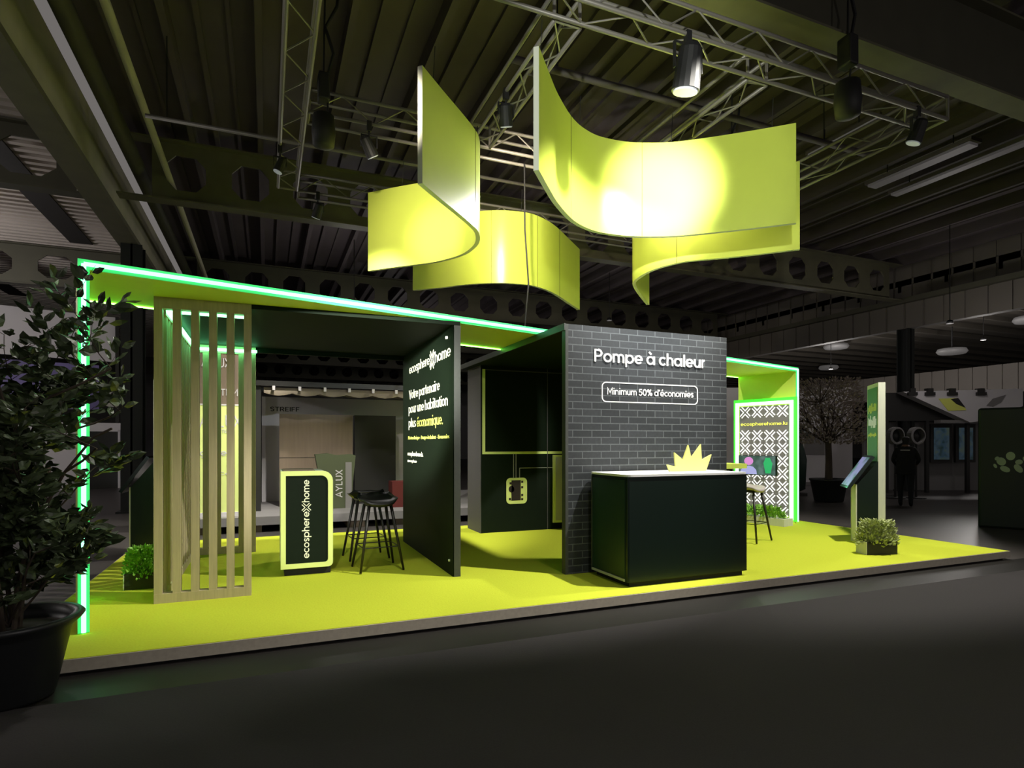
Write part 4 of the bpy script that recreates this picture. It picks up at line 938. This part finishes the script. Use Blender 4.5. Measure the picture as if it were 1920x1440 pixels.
# left background booth seen through the portal
root = empty('exhibit_booth', (-6.0, 24.5, 0), 'pale booth with violet poster and black doorway seen through the left end of the portal', 'booth', rz=R(16)); 
m = MB(); m.box(-3.5, 1.4, 0, .2, 0, 2.3); m.build('booth_wall', 'bgwhite', root)
m = MB(); m.box(.15, 1.15, -.06, 0, 0, 2.0); dr = m.build('doorway', 'bgblack', root)
m = MB(); m.box(.10, .16, -.09, -.06, 0, 2.05); m.box(1.15, 1.21, -.09, -.06, 0, 2.05); m.box(.1, 1.21, -.09, -.06, 2.0, 2.1); m.build('door_frame', 'bgwhite', dr)
m = MB(); m.box(-2.9, .6, -.1, 0, 2.75, 4.3); m.build('violet_poster', 'purple', root)
m = MB(); m.box(-3.3, 1.2, .3, .5, 4.5, 6.1); m.build('pale_canopy', 'bgwhite', root)
m = MB(); m.box(-3.4, -3.3, .2, .3, 0, 6.1); m.box(1.1, 1.2, .2, .3, 0, 6.1); m.build('mast', 'bgblack', root)
m = MB(); m.prism([(0, 0), (.9, .1), (1.1, 1.1), (.5, 1.5), (-.1, 1.0)], (-13.5, 26, 4.3), (1, 0, 0), (0, 0, 1), (0, .3, 0)); 
root = empty('exhibit_booth', (-12.5, 22, 0), 'grey booth wall with pale panels behind the foreground tree', 'booth', rz=R(20))
m = MB(); m.box(-3.5, 3.5, 0, .2, 0, 3.2); m.build('booth_wall', 'bggrey', root)
for (a, b, c, d) in ((-2.6, -.8, 3.3, 4.6), (-.3, 1.4, 3.6, 4.9), (1.6, 3.2, 2.9, 4.3)):
    m = MB(); m.box(a, b, -.1, 0, c, d); m.build('pale_panel', 'bgwhite', root)
m = MB(); m.box(-3.4, -3.3, 0, .1, 3.2, 5.2); m.box(3.3, 3.4, 0, .1, 3.2, 5.2); m.box(-3.4, 3.4, 0, .1, 5.1, 5.2); m.build('truss_frame', 'bgblack', root)
# chair in the left booth
root = empty('folding_chair', (-5.9, 20.5, 0), 'small wooden chair before the pale booth at far left', 'chair')
m = MB(); m.box(-.2, .2, -.2, .2, .43, .46); m.build('seat', 'bgwood', root)
m = MB(); m.box(-.2, .2, .18, .21, .6, .9); m.build('backrest', 'bgwood', root)
for sx in (-.18, .18):
    for sy in (-.18, .19): m = MB(); m.tube((sx, sy, 0), (sx, sy, .43 if sy < 0 else .9), .014); m.build('leg', 'bgwood', root)

# ================================================================== BACKGROUND RIGHT
# closed parasol
root = empty('closed_parasol', (14.9, 13.3, 0), 'dark closed parasol directly right of the glowing portal end', 'parasol')
m = MB(); m.lathe((0, 0, 0), [(.28, 0), (.28, .08), (.05, .10)], 18); m.build('base', 'bgblack', root)
m = MB(); m.lathe((0, 0, .1), [(.03, 0), (.22, .1), (.26, 1.0), (.14, 1.5), (.10, 1.7)], 14); m.build('cover', 'dgreen2', root, smooth=True)
m = MB(); m.lathe((0, 0, 1.75), [(.40, 0), (.34, .18), (.18, .36), (.03, .44)], 14); m.build('cap', 'dgreen2', root, smooth=True)
# pale booth wall behind blossoming tree
root = empty('booth_wall', (19.0, 16.4, 0), 'long pale grey booth wall behind the blossoming tree', 'wall', rz=R(-24))
m = MB(); m.box(-3.2, 1.6, 0, .2, 0, 3.7); m.build('board', 'bgwhite', root)
m = MB(); m.box(-.2, .55, -.03, 0, 1.15, 1.95); m.build('small_poster', 'bggrey', root)
m = MB(); m.box(-3.2, 1.6, -.05, 0, 0, .12); m.build('skirting', 'bggrey', root)
# blossoming tree
root = empty('potted_tree', (14.15, 11.6, 0), 'faded blossoming tree in a square-shouldered black tub left of the right kiosk', 'potted tree')
m = MB(); m.lathe((0, 0, 0), [(.34, 0), (.36, .03), (.46, .56), (.49, .58), (.49, .62), (.43, .62), (.42, .55)], 26); m.build('pot', 'pot', root, smooth=True)
m = MB(); m.lathe((0, 0, .5), [(.40, 0), (.41, .05), (.1, .08)], 20); m.build('soil', 'soil', root)
tk = MB(); rd = random.Random(4); lf = MB()
tk.tube((0, 0, .55), (.03, .02, 1.1), .10, .085, 10); tk.tube((.03, .02, 1.1), (-.02, 0, 1.62), .085, .08, 10)
rt = Vector((-.02, 0, 1.6))
for k in range(9):
    a = 2 * PI * k / 9; e = rt + Vector((math.cos(a) * rd.uniform(.4, .75), math.sin(a) * rd.uniform(.4, .75), rd.uniform(.35, 1.1)))
    tk.tube(rt, e, .05, .02, 7)
    for j in range(6):
        a2 = rd.uniform(0, 2 * PI); e2 = e + Vector((math.cos(a2) * .4, math.sin(a2) * .4, rd.uniform(-.05, .55))); tk.tube(e, e2, .018, .006, 5)
tk.build('trunk', 'bark', root)
bush(lf, (0, 0, 1.55), .98, .98, 1.75, 3600, .085, 31); lf.build('foliage', 'leaf_bg', root)

# person walking away
def person(loc, rz):
    root = empty('person', loc, 'person in dark clothes walking away past the black column', 'person', rz=rz)
    V_ = {'pelvis': (0, 0, .95, .145), 'waist': (0, .01, 1.10, .135), 'chest': (0, .02, 1.32, .165), 'shl': (-.10, .02, 1.46, .10), 'neck': (0, .03, 1.54, .062), 'head0': (0, .045, 1.62, .07), 'head1': (0, .055, 1.70, .098), 'head2': (0, .05, 1.78, .088),
          'sL': (-.19, .02, 1.44, .075), 'eL': (-.27, -.04, 1.17, .052), 'wL': (-.20, .16, 1.03, .034), 'hL': (-.18, .22, 1.01, .036),
          'sR': (.19, .02, 1.44, .075), 'eR': (.28, .0, 1.18, .052), 'wR': (.22, .20, 1.08, .034), 'hR': (.20, .26, 1.07, .036),
          'hpL': (-.10, 0, .90, .115), 'kL': (-.11, .10, .52, .075), 'aL': (-.11, -.02, .10, .05), 'tL': (-.11, .12, .045, .042),
          'hpR': (.10, 0, .90, .115), 'kR': (.11, .0, .51, .075), 'aR': (.12, -.20, .12, .05), 'tR': (.12, -.08, .045, .042)}
    E_ = [('pelvis', 'waist'), ('waist', 'chest'), ('chest', 'neck'), ('neck', 'head0'), ('head0', 'head1'), ('head1', 'head2'), ('chest', 'sL'), ('sL', 'eL'), ('eL', 'wL'), ('wL', 'hL'), ('chest', 'sR'), ('sR', 'eR'), ('eR', 'wR'), ('wR', 'hR'),
          ('pelvis', 'hpL'), ('hpL', 'kL'), ('kL', 'aL'), ('aL', 'tL'), ('pelvis', 'hpR'), ('hpR', 'kR'), ('kR', 'aR'), ('aR', 'tR')]
    del V_['shl']
    for s_, h in ((-1, 'hL'), (1, 'hR')):
        b = V_[h]
        for i, (dx, l) in enumerate(((-.025, .055), (-.008, .065), (.009, .060), (.026, .048))):
            V_[h + str(i)] = (b[0] + dx, b[1] + .03 + l * .6, b[2] - .01, .010); V_[h + str(i) + 'e'] = (b[0] + dx * 1.1, b[1] + .03 + l, b[2] - .035, .008)
            E_ += [(h, h + str(i)), (h + str(i), h + str(i) + 'e')]
        V_[h + 't'] = (b[0] - s_ * .045, b[1] + .03, b[2] + .005, .011); E_.append((h, h + 't'))
    ks = list(V_); me = bpy.data.meshes.new('body'); me.from_pydata([V_[k][:3] for k in ks], [(ks.index(a), ks.index(b)) for a, b in E_], [])
    o = bpy.data.objects.new('body', me); C.objects.link(o); o.parent = root
    o.modifiers.new('skin', 'SKIN')
    if not me.skin_vertices:
        bm = bmesh.new(); bm.from_mesh(me); bm.verts.layers.skin.verify(); bm.to_mesh(me); bm.free()
    for i, k in enumerate(ks):
        sv = me.skin_vertices[0].data[i]; r_ = V_[k][3]; sv.radius = (r_ * (1.25 if k in ('chest', 'waist', 'pelvis') else 1), r_); sv.use_root = (k == 'pelvis')
    sb = o.modifiers.new('sub', 'SUBSURF'); sb.levels = 2; sb.render_levels = 2
    # bake to a plain mesh and colour by height / hands
    dg = bpy.context.evaluated_depsgraph_get(); m2 = bpy.data.meshes.new_from_object(o.evaluated_get(dg)); bpy.data.objects.remove(o)
    m2.name = 'body'; m2.materials.clear()
    for n in ('cloth', 'jeans', 'skin', 'hair'): m2.materials.append(M[n])
    for p in m2.polygons:
        c = p.center; p.use_smooth = True
        if c.z > 1.57: p.material_index = 3 if (c.y < .07 or c.z > 1.74) else 2
        elif c.z > 1.525 and abs(c.x) < .08: p.material_index = 2
        elif c.z < .08: p.material_index = 0
        elif c.z < .98 and abs(c.x) < .17 and c.y < .17: p.material_index = 1
        elif c.y > .17 and c.z > .9: p.material_index = 2
        else: p.material_index = 0
    b = bpy.data.objects.new('body', m2); C.objects.link(b); b.parent = root
    zmin = min((v.co.z for v in m2.vertices)); b.location.z = -zmin
    m = MB(); m.box(-.10, .10, -.155, -.15, 1.40, 1.42); m.build('jacket_label', 'bgwhite', root)
    # jacket hem
    m = MB(); prof = []
    n = 20; vs = []
    for (z, rx, ry) in ((.80, .225, .165), (.95, .215, .16), (1.15, .20, .15), (1.35, .235, .165), (1.49, .17, .10)):
        for i in range(n): a = 2 * PI * i / n; vs.append((rx * math.cos(a), .01 + ry * math.sin(a), z))
    fs = [(k * n + i, k * n + (i + 1) % n, (k + 1) * n + (i + 1) % n, (k + 1) * n + i) for k in range(4) for i in range(n)]
    m.add(vs, fs); m.build('jacket', 'cloth', root, smooth=True)
person((14.9, 10.0, 0), R(-60))

# black booth block at right edge with emblem
cabrot = -YAW
root = empty('black_booth', (12.6, 6.55, 0), 'tall black booth block with pale pebble emblem at the right edge', 'booth', rz=R(-61))
m = MB(); m.box(-.45, 1.6, 0, .9, 0.0, 2.24); m.build('shell', 'booth_grn', root, bevel=.04)
m = MB()
cx_, cz_ = .02, 1.22
for (a, b, rx, rz_, rt_) in [tuple(q * .78 for q in w_[:4]) + (w_[4],) for w_ in ((0.0, .16, .085, .10, 0), (-.17, .03, .085, .10, .5), (.15, .02, .07, .06, .3), (-.10, -.15, .10, .065, -.5), (.14, -.13, .065, .11, .6), (-.25, .10, .035, .05, -.6), (-.28, -.08, .03, .055, .4), (.25, .09, .03, .06, .3), (.28, -.04, .04, .045, 0))]:
    m.prism([(cx_ + a + rx * math.cos(t) * math.cos(rt_) - rz_ * math.sin(t) * math.sin(rt_), cz_ + b + rx * math.cos(t) * math.sin(rt_) + rz_ * math.sin(t) * math.cos(rt_)) for t in [2 * PI * i / 14 for i in range(14)]], (0, -.006, 0), (1, 0, 0), (0, 0, 1), (0, .006, 0))
m.build('pebble_emblem', 'emblem', root)

# right background booth with white canopy, adverts, counters
root = empty('trade_booth', (19.86, 11.85, -.0), 'trade booth with white angular canopy bearing a yellow and black logo', 'booth', rz=-YAW)
# local frame: x right, y away; canopy spans local x -1.2 .. 2.4
m = MB(); m.prism([(-1.55, 3.2), (2.2, 3.3), (2.2, 2.75), (1.0, 2.30), (.55, 2.24), (-1.3, 3.08)], (0, 0, 0), (1, 0, 0), (0, 0, 1), (0, .35, 0)); cn = m.build('white_canopy', 'bgwhite', root)
m = MB(); m.prism([(-.45, 2.98), (.15, 3.0), (.42, 2.62), (-.15, 2.60)], (0, -.02, 0), (1, 0, 0), (0, 0, 1), (0, .02, 0)); m.build('yellow_logo', 'yel_txt', cn)
m = MB(); m.prism([(-.08, 2.97), (.15, 3.0), (.38, 2.70), (.1, 2.81)], (0, -.03, 0), (1, 0, 0), (0, 0, 1), (0, .01, 0)); m.build('logo_corner', 'bgblack', cn)
m = MB(); m.prism([(1.05, 2.76), (1.25, 2.98), (1.65, 3.10), (1.5, 2.86), (1.25, 2.73)], (0, -.02, 0), (1, 0, 0), (0, 0, 1), (0, .02, 0)); m.build('oval_logo', 'bggrey', cn)
m = MB(); m.box(-1.9, 2.4, .4, .6, 2.3, 3.2); m.build('dark_fascia', 'bgblack', root)
m = MB(); m.box(-.3, 2.4, .1, .4, 2.22, 2.32); m.build('shelf', 'bggrey', root)
for xx in (-1.3, -.75, -.05, .85):
    m = MB(); m.box(xx - .08, xx + .08, -.1, .1, 3.18, 3.30); m.box(xx - .14, xx + .14, -.1, -.01, 3.08, 3.18); m.build('spotlight', 'bgblack', root)
for (a, b) in ((.12, .62), (.95, 1.4)):
    m = MB(); m.box(a - .1, b + .1, 1.0, 1.1, .95, 2.22); pf = m.build('display_frame', 'bgblack', root)
    m = MB(); m.box(a, b, .98, 1.0, 1.05, 2.1); m.build('display_picture', 'advert', pf)
m = MB(); m.box(-1.9, 2.4, 1.5, 1.6, 0, 2.3); m.build('rear_wall', 'bggrey', root)
for xx in (-1.85, -.55, .75, 2.3):
    m = MB(); m.box(xx, xx + .1, .4, .5, 0, 2.3); m.build('post', 'bgblack', root)
root = empty('white_counter', (21.4, 9.6, 0), 'low pale counter below the advert screens at far right', 'counter', rz=-YAW)
m = MB(); m.box(-1.2, 1.4, 0, .5, 0, .72); m.build('body', 'bggrey', root)
m = MB(); m.box(-1.25, 1.45, -.03, .53, .72, .76); m.build('worktop', 'bgwhite', root)
# pale round lamps / shell chairs around the walking person
for (cxx, cyy, lab) in ((16.64, 11.4, 'pale round shell chair left of the walking person'), (17.19, 11.17, 'pale round shell chair right of the walking person')):
    root = empty('shell_chair', (cxx, cyy, 0), lab, 'chair', 'round shell chairs in the far right bay', rz=-YAW)
    m = MB(); m.ring([(.21 * math.cos(t), 1.80 + .25 * math.sin(t)) for t in [2 * PI * i / 20 for i in range(20)]], [(.165 * math.cos(t) + .02, 1.80 + .20 * math.sin(t)) for t in [2 * PI * i / 20 for i in range(20)]], (0, 0, 0), (1, 0, 0), (0, 0, 1), (0, .2, 0)); m.build('shell_rim', 'bggrey', root)
    m = MB(); m.lathe((.02, .22, 1.79), [(.02, -.21), (.11, -.15), (.155, 0), (.11, .15), (.02, .21)], 16); m.build('shell', 'bgblack', root, smooth=True)
    m = MB(); m.tube((0, .1, 0), (0, .1, 1.62), .03); m.lathe((0, .1, 0), [(.25, 0), (.25, .03), (.03, .05)], 16); m.build('stem', 'bgblack', root)
